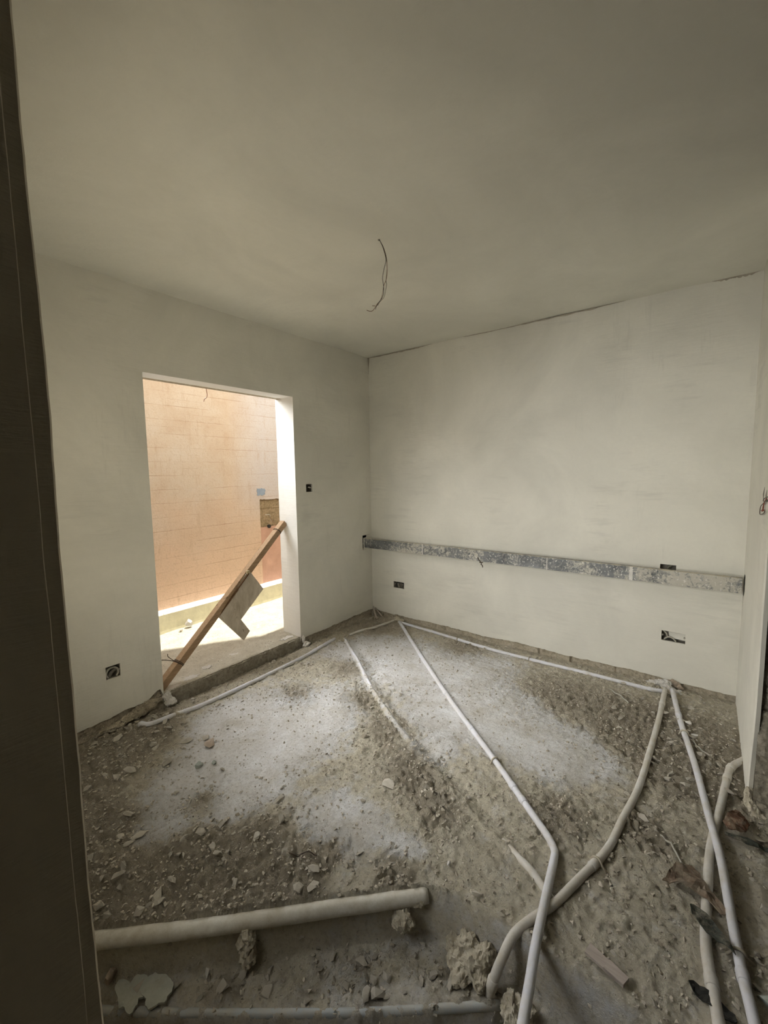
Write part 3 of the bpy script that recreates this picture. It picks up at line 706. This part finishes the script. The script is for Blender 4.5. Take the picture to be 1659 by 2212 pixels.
wall_box(PB, box_b1, 'wiring box low on the back wall near the corner, with black cable', 's', [([(.78, .0, .02), (.80, .45, .016), (.72, .80, .014), (.45, .86, .013), (.15, .80, .013), (.05, .58, .014), (.22, .32, .02)], .005, BLACK, 'cable'), ([(.55, .0, .02), (.62, .4, .02), (.70, .7, .024)], .005, FLEXC, 'conduit')])
wall_box(PB, box_b2, 'long low wiring box on the back wall, left of the right corner', 's', [([(.95, .95, .02), (.80, .7, .018), (.74, .3, .018)], .0045, FLEXC, 'conduit'), ([(.88, .12, .012), (.72, .38, .010), (.55, .36, .010), (.38, .05, .012)], .005, FLEXC, 'conduit'), ([(.80, .08, .014), (.68, .26, .012), (.55, .24, .012), (.46, .05, .014)], .004, BLACK, 'cable')])
# light plaster filling most of that long box
A = Acc(); u0, u1, v0, v1 = box_b2; A.add([PB(u0, v0+.018, .022), PB(u0+.10, v0+.018, .034), PB(u0+.105, v1, .044), PB(u0, v1, .030)], [(0, 1, 2, 3)]); 
for o in list(C.objects):
    if o.get('label', '').startswith('long low wiring box'): A.out('plaster_fill', PLASTER, o)
wall_box(PB, box_b3, 'dark wiring box half hidden just above the channel\'s right part', 's', [([(.3, .9, .02), (.5, .75, .02), (.45, .5, .02)], .005, GREYWIRE, 'cable')])

# wires on the right wall
t = thing('wall_wires', 'looped red-brown wires sticking out of the right wall', 'wires', (2.6, Y3, 1.42))
A = Acc(); A.add(*tube_vf(smooth_path([(2.50, -.208, 1.455), (2.602, -.201, 1.439), (2.636, -.201, 1.424), (2.489, -.201, 1.439), (2.55, -.200, 1.428), (2.711, -.200, 1.398), (2.765, -.201, 1.38), (2.762, -.201, 1.354), (2.697, -.201, 1.357), (2.584, -.201, 1.373), (2.534, -.2, 1.386)], 6), .0018, 7)); A.out('dark_wire', DARKWIRE, t)
A = Acc(); A.add(*tube_vf(smooth_path([(2.50, -.20, 1.444), (2.58, -.201, 1.425), (2.62, -.201, 1.405), (2.63, -.201, 1.39), (2.66, -.201, 1.375)], 6), .0025, 7)); A.add(*tube_vf([(2.60, -.200, 1.385), (2.67, -.2, 1.378)], .004, 7)); A.out('red_wire', REDWIRE, t)
for z0, z1, xa, xb in ((1.487, 1.417, 2.705, 2.726), (1.478, 1.425, 2.603, 2.580)):
    A = Acc(); A.add(*tube_vf([(xa, Y3-.001, z0), ((xa+xb)/2+.004, Y3, (z0+z1)/2), (xb, Y3-.001, z1)], lambda s: .002+.0025*math.sin(s*math.pi), 8)); o = A.out('wall_gash', BOXPL, t)

# ------------------------------------------------------------------ ceiling wires
t = thing('ceiling_wires', 'loose wires hanging from the middle of the ceiling', 'wires', (1.876, 1.441, H))
cw = [([(1.876,1.44,2.801),(1.876,1.418,2.758),(1.876,1.401,2.705),(1.876,1.399,2.68),(1.876,1.413,2.641),(1.876,1.422,2.603),(1.876,1.417,2.567),(1.876,1.416,2.528),(1.876,1.426,2.505),(1.876,1.45,2.486),(1.876,1.468,2.467),(1.876,1.473,2.456)], BLACK, 'black_wire'),
 ([(1.88,1.442,2.801),(1.88,1.418,2.759),(1.88,1.399,2.704),(1.88,1.395,2.662),(1.88,1.395,2.625),(1.88,1.402,2.589),(1.88,1.418,2.566),(1.88,1.425,2.532),(1.88,1.439,2.5),(1.88,1.464,2.482),(1.88,1.478,2.468),(1.88,1.495,2.456),(1.88,1.513,2.456),(1.88,1.537,2.468)], BROWNWIRE, 'brown_wire'),
 ([(1.885,1.444,2.801),(1.885,1.423,2.763),(1.885,1.406,2.71),(1.885,1.398,2.653),(1.885,1.406,2.592),(1.885,1.403,2.568),(1.885,1.412,2.533),(1.885,1.423,2.507),(1.885,1.45,2.491),(1.885,1.464,2.476)], GREYWIRE, 'green_wire')]
for p, m_, nm in cw:
    A = Acc(); A.add(*tube_vf(smooth_path(p, 6), .0014, 6)); A.out(nm, m_, t)
A = Acc(); A.add(*tube_vf([(1.876, 1.442, H-.002), (1.876, 1.442, H+.004)], .006, 10)); A.out('ceiling_hole', BOXPL, t)
A = Acc(); A.add(*tube_vf([(1.876, 1.474, 2.474), (1.876, 1.494, 2.48)], .0014, 6)); A.out('bare_end', BROWNWIRE, t)

# ------------------------------------------------------------------ conduits on the floor
def run(label, pts, r=.0155, mat=PVC, lift=True, couplings=(), ties=(), name='conduit', z=None, sub=10, seg=14):
    path = smooth_path([(p[0], p[1], p[2] if len(p) > 2 else 0) for p in pts], sub)
    if lift:
        for i, p in enumerate(path):
            if len(pts[0]) < 3: p.z = relief(p.x, p.y, False)+r*.80
        for _ in range(6): # keep the pipe stiff
            zz = [p.z for p in path]
            for i in range(1, len(path)-1): path[i].z = max((zz[i-1]+zz[i]+zz[i+1])/3, fz(path[i].x, path[i].y)+r*.15)
    t = thing(name, label, 'pipe', tuple(path[len(path)//2]))
    A = Acc(); A.add(*tube_vf(path, r, seg)); A.out('pipe', mat, t, smooth=True)
    for f in couplings:
        i = int(f*(len(path)-1)); i = max(1, min(len(path)-2, i)); d = (path[i+1]-path[i-1]).normalized(); c = path[i]
        A = Acc(); A.add(*tube_vf([c-d*.018, c-d*.016, c+d*.016, c+d*.018], lambda s: r*1.08 if s in (0, 1) else r*1.17, seg)); A.out('coupling', mat, t, smooth=True)
    for f in ties: # dabs / clips holding the pipe down
        i = int(f*(len(path)-1)); i = max(1, min(len(path)-2, i)); d = (path[i+1]-path[i-1]).normalized(); c = path[i]; sd_ = Vector((-d.y, d.x, 0)).normalized()
        A = Acc(); pp = [c+sd_*math.cos(a_)*r*1.25+Vector((0, 0, math.sin(a_)*r*1.25)) for a_ in [math.pi*k/10 for k in range(11)]]
        pp = [c+sd_*r*2.6-Vector((0, 0, r))]+pp+[c-sd_*r*1.9-Vector((0, 0, r))]
        A.add(*tube_vf(pp, .0045, 6)); A.out('clip', MORTAR, t, smooth=True)
    return t
run('white conduit in front of the door sill, left end bare', [(1.076,2.801),(1.14,2.755),(1.263,2.735),(1.45,2.700),(1.822,2.695),(2.336,2.704),(2.60,2.735),(2.812,2.764)], .0145, PVC, couplings=(.36, .8), ties=(.30,))
run('short dusty conduit running into the far corner heap', [(2.988,2.734),(3.15,2.685),(3.268,2.639),(3.43,2.61),(3.585,2.588)], .0125, PVC_DIRTY, couplings=(.7,))
run('long conduit crossing the floor diagonally from the corner to the steps', [(3.519,2.511,.02),(3.012,1.946,.012),(2.507,1.374,.012),(2.227,1.034,.012),(2.033,.799,.012),(1.895,.64,.012),(1.78,.507,.013),(1.735,.463,.014),(1.70,.440,.016),(1.66,.431,.018),(1.58,.421,.024),(1.309,.388,.034),(1.179,.367,.034),(1.052,.347,.034),(.9,.322,.034)], .0155, PVC, lift=False, couplings=(.14, .205, .325, .36), ties=(.27,), sub=10)
run('conduit lying along the foot of the back wall', [(3.528,2.499),(3.49,1.962),(3.444,1.472),(3.448,.995),(3.452,.585),(3.447,.284),(3.466,.202)], .0135, PVC, couplings=(.12, .33, .62, .85), ties=(.22, .45))
run('curved conduit bending from the back wall down into the steps', [(3.463,.185,.03),(3.108,.187,.012),(2.68,.197,.012),(2.321,.211,.012),(2.052,.243,.012),(1.842,.269,.012),(1.633,.332,.012),(1.488,.378,.012),(1.382,.427,.012),(1.296,.461,.008),(1.234,.477,-.03),(1.204,.496,-.10),(1.196,.505,-.16)], .0155, PVC_DIRTY, lift=False, couplings=(.055, .46, .93), ties=(.45,))
run('straight conduit right of the curved one, passing over its neighbour', [(3.492,.144,.03),(3.095,.077,.014),(2.685,-.003,.014),(2.31,-.063,.016),(2.05,-.101,.034),(1.785,-.129,.026),(1.59,-.151,.02),(1.494,-.167,.016),(1.30,-.201,-.02)], .0155, PVC, lift=False, couplings=(.10, .75), ties=(.17, .70))
run('bent conduit coming out from under the right wall', [(3.05,-.26,.0),(2.90,-.222,.010),(2.80,-.172,.012),(2.735,-.150,.014),(2.635,-.136,.012),(2.374,-.105,.010),(2.107,-.072,.008),(1.857,-.062,.008),(1.642,-.06,.010),(1.498,-.078,.012),(1.411,-.091,.012),(1.28,-.11,.0)], .0165, PVC_DIRTY, lift=False, couplings=(.25, .36, .8))
run('short buried conduit stub under the crossing of two pipes', [(1.65,.640,-.014),(1.60,.560,.002),(1.56,.485,.008),(1.50,.39,-.002)], .0145, PVC_DIRTY, lift=False)
run('thick white drain pipe embedded along the top step edge', [(.23,1.845,-.02),(.378,1.687,-.02),(.442,1.619,-.02),(.579,1.473,-.02),(.745,1.30,-.02),(1.011,1.038,-.022),(1.109,.937,-.022),(1.262,.785,-.022)], .027, PVC_BIG, lift=False, name='drain_pipe', seg=20)
run('blue-grey conduit half embedded in the lower step edge', [(.36,1.575,-.160),(.414,1.494,-.160),(.657,1.157,-.160),(.929,.797,-.160),(1.199,.469,-.160)], .0135, PVC_BLUE, lift=False)
run('pale pipe end at the very bottom left beside the pillar', [(.30,1.67,-.165),(.388,1.538,-.178),(.475,1.406,-.196),(.557,1.269,-.22),(.62,1.16,-.26)], .018, PVC_BIG, lift=False)
# visible top of the conduit under the mortar ridge
run('mostly buried conduit under a mortar ridge in the floor middle', [(2.86,2.665,.005),(2.74,2.50,.002),(2.626,2.329,.005),(2.50,2.16,.001),(2.40,2.03,.003),(2.22,1.77,-.006)], .0125, PVC, lift=False)

# ------------------------------------------------------------------ mortar lumps
CRUMB = bpy.data.textures.new('crumbs', 'CLOUDS'); CRUMB.noise_scale = .022; CRUMB.noise_depth = 3; CRUMB.noise_type = 'HARD_NOISE'
def lump(name, label, pts, m, seed, cat='mortar', group=None, sub=2):
    """one welded, knobbly mass of mortar out of overlapping ellipsoids"""
    bm = bmesh.new()
    for (x, y, z, rx, ry, rz) in pts:
        r = bmesh.ops.create_icosphere(bm, subdivisions=4, radius=1)
        for v_ in r['verts']:
            c = v_.co.copy(); k = .95+.30*fbm(c.x*1.3+x*9, c.y*1.3+y*9, c.z*1.3+seed)+.16*fbm(c.x*4, c.y*4, c.z*4+x*20)-.22*noise.turbulence(Vector((c.x*2.2+x*30, c.y*2.2, c.z*2.2)), 3, True)
            v_.co = Vector((x+c.x*rx*k*1.15, y+c.y*ry*k*1.15, z+c.z*rz*k))
    o = bm_obj(name, bm, m, smooth=True)
    rm = o.modifiers.new('weld', 'REMESH'); rm.mode = 'VOXEL'; rm.voxel_size = .0045
    dm = o.modifiers.new('crumbs', 'DISPLACE'); dm.texture = CRUMB; dm.strength = .016; dm.mid_level = .5; dm.texture_coords = 'LOCAL'
    return tag(o, label, cat, group)
lump('mortar_heap', 'lumpy mortar heap on the upper tread where the curved conduit ends', [(1.235,.565,-.115,.055,.045,.045),(1.262,.61,-.10,.045,.04,.04),(1.215,.62,-.135,.045,.05,.035),(1.20,.535,-.135,.04,.03,.035),(1.265,.54,-.085,.04,.03,.03),(1.17,.60,-.14,.035,.03,.025),(1.24,.66,-.12,.03,.03,.03)], MORTAR, 3)
lump('mortar_heap', 'mortar lump between the long conduit and the lower step', [(1.205,.435,-.145,.045,.035,.04),(1.18,.41,-.165,.045,.04,.045),(1.225,.40,-.16,.035,.04,.05)], MORTAR, 8)
lump('mortar_heap', 'whitish mortar heap where the conduits meet at the back wall', [(3.59,.20,.02,.035,.05,.03),(3.55,.17,.0,.04,.05,.02),(3.60,.27,.0,.03,.04,.02),(3.53,.10,.0,.03,.03,.02)], WHITE_ST, 4)
lump('mortar_heap', 'reddish broken brick bit behind the pipes at the back wall', [(3.63,.145,.02,.02,.045,.025),(3.625,.11,.0,.02,.03,.02)], RED_ST, 5)
lump('mortar_heap', 'mortar dab over the conduit at the left door jamb', [(1.300,2.732,.008,.035,.028,.020),(1.33,2.715,.0,.028,.02,.016),(1.27,2.74,.004,.02,.02,.018)], MORTAR, 6)
lump('mortar_heap', 'white plaster lump at the left foot of the door opening', [(1.335,2.965,.03,.03,.02,.045),(1.35,2.95,-.01,.045,.025,.03)], WHITE_ST, 7)
lump('mortar_heap', 'white plaster drip at the right foot of the door opening', [(2.60,2.962,.03,.018,.014,.045),(2.61,2.93,-.01,.035,.03,.03)], WHITE_ST, 9)
lump('mortar_heap', 'sandy mortar crest where the door conduit meets the corner', [(2.89,2.80,.0,.07,.05,.022),(2.84,2.75,.0,.05,.035,.018),(2.93,2.87,.0,.05,.04,.025),(2.86,2.69,.0,.035,.03,.014)], MORTAR, 10)
lump('mortar_heap', 'crumbled plaster at the broken foot of the right wall', [(2.50,-.225,.0,.05,.035,.035),(2.46,-.245,-.01,.06,.04,.03),(2.54,-.215,.03,.03,.02,.05)], MORTAR, 11)
lump('mortar_heap', 'brown broken masonry beside the left door jamb at floor level', [(1.20,2.972,.02,.09,.02,.045),(1.10,2.965,.0,.09,.03,.03),(.98,2.96,-.01,.08,.03,.022)], MASON, 12)
lump('mortar_heap', 'mortar collar hanging over the right part of the drain pipe', [(1.235,.83,-.03,.04,.05,.03),(1.17,.84,-.075,.035,.05,.04)], MORTAR, 13)
lump('mortar_heap', 'mortar knob stuck under the middle of the drain pipe', [(.775,1.235,-.07,.035,.035,.055),(.765,1.215,-.11,.03,.03,.03)], MORTAR, 14)
lump('mortar_heap', 'small mortar pile at the corner end of the three conduits', [(3.60,2.56,.0,.04,.05,.022),(3.62,2.62,.01,.03,.03,.025),(3.55,2.53,.0,.03,.03,.016)], MORTAR, 15)
# sharp sticks wedged in the far corner
for i, (p, q, lb) in enumerate((((3.64, 2.96, .07), (3.50, 2.80, -.01), 'longer splintered lath leaning in the far corner'), ((3.64, 2.93, .06), (3.56, 2.74, -.02), 'shorter splintered lath leaning in the far corner'))):
    p, q = Vector(p), Vector(q); d = (q-p).normalized(); s_ = d.cross(Vector((0, 0, 1))).normalized()*.012; u_ = Vector((0, 0, .004))
    vv = [p+s_*.3-u_, p-s_*.3-u_, q-s_-u_, q+s_-u_, p+s_*.3+u_, p-s_*.3+u_, q-s_+u_, q+s_+u_]
    o = obj('wood_splinter', vv, [(0, 1, 2, 3), (7, 6, 5, 4), (0, 4, 5, 1), (1, 5, 6, 2), (2, 6, 7, 3), (3, 7, 4, 0)], LATH); tag(o, lb, 'wood piece')

# ------------------------------------------------------------------ litter
def sheet(name, label, cat, outline, m, th=.004, curl=.02, seed=1, base=.012):
    bm = bmesh.new(); vs = [bm.verts.new((x, y, 0)) for x, y in outline]; f = bm.faces.new(vs)
    bmesh.ops.triangulate(bm, faces=[f]); bmesh.ops.subdivide_edges(bm, edges=bm.edges[:], cuts=3, use_grid_fill=True)
    for v_ in bm.verts: v_.co.z = fz(v_.co.x, v_.co.y)+base+curl*(.5+.5*fbm(v_.co.x*11, v_.co.y*11, seed, 3))
    r = bmesh.ops.solidify(bm, geom=bm.faces[:], thickness=th)
    return tag(bm_obj(name, bm, m, smooth=False), label, cat)
sheet('leather_scrap', 'brown curled scrap lying over the two right conduits', 'scrap', [(1.802,.075),(1.86,.058),(1.913,.038),(1.943,-.012),(1.92,-.04),(1.884,-.051),(1.838,-.092),(1.790,-.122),(1.775,-.10),(1.812,-.06),(1.819,-.025),(1.828,.03)], BROWNLEAF, seed=2, curl=.028)
sheet('plastic_scrap', 'dark mottled shard lying across the nearest right conduit', 'scrap', [(1.735,-.012),(1.752,-.024),(1.72,-.07),(1.665,-.112),(1.630,-.135),(1.640,-.090),(1.668,-.050),(1.700,-.020)], DARKSCRAP, seed=5, base=.03, curl=.02)
sheet('black_scrap', 'glossy black plastic piece under the nearest conduit, bottom right', 'scrap', [(1.478,-.018),(1.492,-.034),(1.478,-.080),(1.457,-.128),(1.436,-.132),(1.428,-.105),(1.44,-.07),(1.455,-.035)], BLACK, seed=7, base=.006, curl=.02)
sheet('torn_bag', 'torn brown bag scrap beside the foot of the right wall', 'scrap', [(2.200,-.126),(2.25,-.112),(2.33,-.132),(2.375,-.160),(2.36,-.190),(2.30,-.205),(2.24,-.185)], PAPERB, seed=9, curl=.05)
sheet('thin_strip', 'thin dark strip with pale ends right of the crossing conduits', 'scrap', [(2.215,-.118),(2.222,-.19),(2.226,-.262),(2.205,-.268),(2.198,-.19),(2.200,-.120)], DARKSCRAP, seed=4, curl=.015)
A = Acc()
q0, q1, q2, q3 = [Vector((x, y, fz(x, y)+.010)) for x, y in ((1.414,.246),(1.373,.128),(1.341,.139),(1.373,.254))]
zz = max(p.z for p in (q0, q1, q2, q3)); 
for p in (q0, q1, q2, q3): p.z = p.z*.5+zz*.5
h_ = Vector((0, 0, .008)); mid0, mid1 = q0.lerp(q1, .5), q3.lerp(q2, .5)
t = thing('lath_strip', 'flat grey wooden strip lying near the lower right steps', 'wood piece', tuple(q0.lerp(q2, .5)))
for nm, (aa, bb_, cc, dd), up_ in (('lath', (q0, q1, q2, q3), 0), ('top_layer', (mid0, q1, q2, mid1), .004)):
    uu = Vector((0, 0, up_)); vv = [aa+uu, bb_+uu, cc+uu, dd+uu, aa+uu+h_, bb_+uu+h_, cc+uu+h_, dd+uu+h_]
    obj(nm, vv, [(0, 1, 2, 3), (7, 6, 5, 4), (0, 4, 5, 1), (1, 5, 6, 2), (2, 6, 7, 3), (3, 7, 4, 0)], LATH, t)
def stick(name, label, p, q, r, m, cat='stick', arc=.0):
    A = Acc(); P_ = []
    for k in range(9):
        s = k/8; x = p[0]+(q[0]-p[0])*s; y = p[1]+(q[1]-p[1])*s; P_.append((x+arc*math.sin(s*math.pi), y, fz(x, y)+r*1.2+.004*math.sin(s*math.pi)))
    A.add(*tube_vf(P_, r, 6)); return tag(A.out(name, m), label, cat)
stick('wood_stick', 'thin pale stick lying on the floor before the back wall', (3.311,.513), (3.151,.366), .005, FLEXC)
stick('metal_rod', 'thin dark bent wire on the dirt above the drain pipe', (1.040,1.318), (1.105,1.222), .0022, DARKWIRE, 'wire', .01)
stick('wood_stick', 'twig pair lying right of the curved conduit', (2.06,.10), (1.95,.02), .004, FLEXC, arc=.02)
stick('wood_stick', 'dark-tipped twig beside the straight right conduit', (2.95,.03), (2.80,-.07), .004, FLEXC)
patchf = patch('paint_smear', MORTARP, .530, 1.400, .045, .055, fz(.53, 1.40)+.012, 5, 'z', th=.003, jag=.45, fr=1.3); tag(patchf, 'round grey-green cement smear on the upper tread at left', 'smear')
o = patch('paint_smear', MORTARP, .475, 1.455, .040, .060, fz(.475, 1.455)+.014, 9, 'z', th=.003, jag=.5, fr=1.5); tag(o, 'oval grey-green cement smear nearest the pillar on the tread', 'smear')
rnd = random.Random(11)
def stone(label, x, y, sx, sy, sz, m, rot=0, sink=.35, group=None, cat='rubble', name='rubble_chunk', n=18, jag=.3, tilt=0):
    bm = hull_bm(n, sx, sy, sz, rnd, jag); o = bm_obj(name, bm, m)
    o.location = (x, y, fz(x, y)+sz*(1-sink)*.9); o.rotation_euler = (tilt, tilt*.6, rot); return tag(o, label, cat, group)
stone('reddish pot shard on the tread beside the pillar', .452, 1.555, .030, .012, .034, RED_ST, .4, .1)
stone('large flat pale stone set in the floor beside the mortar ridge', 1.607, 1.225, .055, .040, .012, CHUNK, .9, .6)
stone('greenish grey stone left of the white dusty patches', 1.110, 2.148, .030, .024, .020, GREEN_ST, .3)
stone('second greenish stone, small, right of the larger greenish one', 1.17, 2.10, .018, .014, .013, GREEN_ST, 1.3)
stone('large reddish flat chunk above the greenish stones', 1.245, 2.27, .055, .035, .020, RED_ST, .8)
stone('flat beige stone just above the drain pipe middle', .996, 1.133, .034, .022, .012, CHUNK, .1)
stone('angular beige stone left of the flat one above the drain pipe', .961, 1.170, .030, .024, .016, CHUNK, .7)
stone('flat chip right of the straight conduit halfway up', 2.492, .03, .030, .016, .008, CHUNK, 1.9)
stone('white round pebble right of the straight conduit near the wall', 3.10, .035, .022, .016, .015, WHITE_ST, 1.2)
stone('white flat pebble just below the round one by the straight conduit', 3.00, .0, .030, .014, .010, WHITE_ST, 1.9)
stone('grey angular concrete piece at the bottom right frame edge', 1.585, -.235, .045, .060, .025, GREEN_ST, .3)
stone('beige lump on the floor just below the conduit crossing', 1.345, .62, .028, .012, .010, CHUNK, -1.1)
stone('white chip standing on the rubble just left of the tread middle', .66, 1.31, .016, .010, .022, WHITE_ST, .3, .2)
stone('dark clod on the left of the mortar ridge end', 1.84, 1.58, .030, .022, .018, PEBBLE, .3)
stone('white nub on the floor between ridge and drain pipe', 1.395, .765, .014, .010, .014, WHITE_ST, .3)

# counted rubble: every chunk its own object, sharing a few shapes
shapes = []
for k in range(10):
    bm = hull_bm(14, 1, .62+.3*rnd.random(), .38+.3*rnd.random(), rnd, .35); me = bpy.data.meshes.new('rubble_chunk'); bm.to_mesh(me); bm.free(); me.materials.append(CHUNK); shapes.append(me)
def scatter(n, xs, ys_, s0, s1, label, group, ok=None, mats=None):
    c = 0; tries = 0; made = []
    while c < n and tries < n*60:
        tries += 1; x = rnd.uniform(*xs); y = rnd.uniform(*ys_)
        if ok and not ok(x, y): continue
        if rnd.random() > .3+masks(x, y)[0] or min([9]+[(x-q.location.x)**2+(y-q.location.y)**2 for q in made]) < .0004: continue
        o = bpy.data.objects.new('rubble_chunk', rnd.choice(shapes)); C.objects.link(o)
        s = 1.35*s0*(s1/s0)**(rnd.random()**1.15); o.scale = (s*1.1, s, s*.8)
        o.rotation_euler = (rnd.gauss(0, .3), rnd.gauss(0, .3), rnd.uniform(0, 6.28)); o.location = (x, y, fz(x, y)+s*.22)
        made.append(o); tag(o, label, 'rubble', group); c += 1
    big = max(made, key=lambda q: q.scale.y); big['label'] = 'largest '+label
room = lambda x, y: side(x, y, L1) > .03
tread = lambda x, y: side(x, y, L1) < -.07 and side(x, y, L2) > .03
scatter(55, (.5, 1.34), (2.30, 2.93), .010, .034, "beige plaster chunk at the door wall's foot, left of the opening", 'rubble left of the door', room)
scatter(16, (2.6, 3.6), (2.62, 2.93), .010, .026, 'beige chunk in the far corner between the door wall and the back wall', 'rubble in the far corner', room)
scatter(14, (1.35, 2.58), (2.78, 2.93), .008, .020, 'small chunk between the door sill and the conduit before it', 'rubble below the door sill', room)
scatter(55, (2.45, 3.60), (-.18, .45), .009, .026, 'pale chunk in the rubble where the back and right walls meet', 'rubble in the right corner', room)
scatter(50, (.45, 1.35), (1.0, 2.1), .009, .030, 'brown-grey chunk in the dirt above the drain pipe', 'rubble above the drain pipe', room)
scatter(26, (1.55, 2.6), (.85, 2.3), .009, .022, 'clod in the dirt band along the mortar ridge', 'rubble along the mortar ridge', lambda x, y: min(seg_d(x, y, a_, b_)[0] for a_, b_ in zip(RIDGE, RIDGE[1:])) < .14)
scatter(34, (.35, 1.25), (.55, 1.7), .009, .028, 'chunk lying on the upper tread below the drain pipe', 'rubble on the upper tread', tread)
scatter(22, (1.35, 2.4), (-.25, .35), .008, .022, 'dusty chunk among the right-hand conduits', 'rubble among the right conduits', room)
scatter(18, (3.40, 3.60), (.45, 2.4), .006, .016, 'small chip between the wall conduit and the back wall', 'chips along the back wall', room)

# gravel nobody could count
forms = []
for k in range(7):
    bm = hull_bm(9, 1, .8, .55, rnd, .3); bm.verts.ensure_lookup_table(); bm.verts.index_update()
    forms.append(([v_.co.copy() for v_ in bm.verts], [tuple(v_.index for v_ in f_.verts) for f_ in bm.faces])); bm.free()
vv = []; ff = []; c = 0
while c < 30000:
    # denser towards the near half, where grit can be made out
    x = rnd.uniform(.25, 3.62); y = rnd.uniform(-.9, 2.95)
    if x > 2.45 and y < Y3+.015: continue
    g, b_, d1 = masks(x, y)
    if rnd.random() > .16+g*1.0: continue
    zz = fz(x, y); s = .0024*(5.6**(rnd.random()**1.6)); fv, fc_ = rnd.choice(forms)
    R_ = Matrix.Rotation(rnd.uniform(0, 6.28), 3, 'Z') @ Matrix.Rotation(rnd.gauss(0, .4), 3, 'X'); k0 = len(vv)
    for p in fv: q = R_ @ p; vv.append((x+q.x*s, y+q.y*s, zz+q.z*s+s*.35))
    ff += [tuple(i+k0 for i in f_) for f_ in fc_]; c += 1
o = obj('gravel', vv, ff, PEBBLE); tag(o, 'fine plaster grit and gravel strewn over the whole floor', 'gravel', kind='stuff')
vv = []; ff = []
for c in range(1500):
    x = rnd.uniform(1.2, 4.2); y = rnd.uniform(YW+.02, 4.12)
    if y < YO and not (DX0+.01 < x < DX1-.01): continue
    zz = bz(x, y); s = .002*(3.5**(rnd.random()**2)); fv, fc_ = rnd.choice(forms); R_ = Matrix.Rotation(rnd.uniform(0, 6.28), 3, 'Z'); k0 = len(vv)
    for p in fv: q = R_ @ p; vv.append((x+q.x*s, y+q.y*s, zz+q.z*s+s*.25))
    ff += [tuple(i+k0 for i in f_) for f_ in fc_]
o = obj('gravel', vv, ff, PEBBLE); tag(o, 'fine grit on the balcony floor outside the doorway', 'gravel', kind='stuff')
bpy.context.view_layer.update()
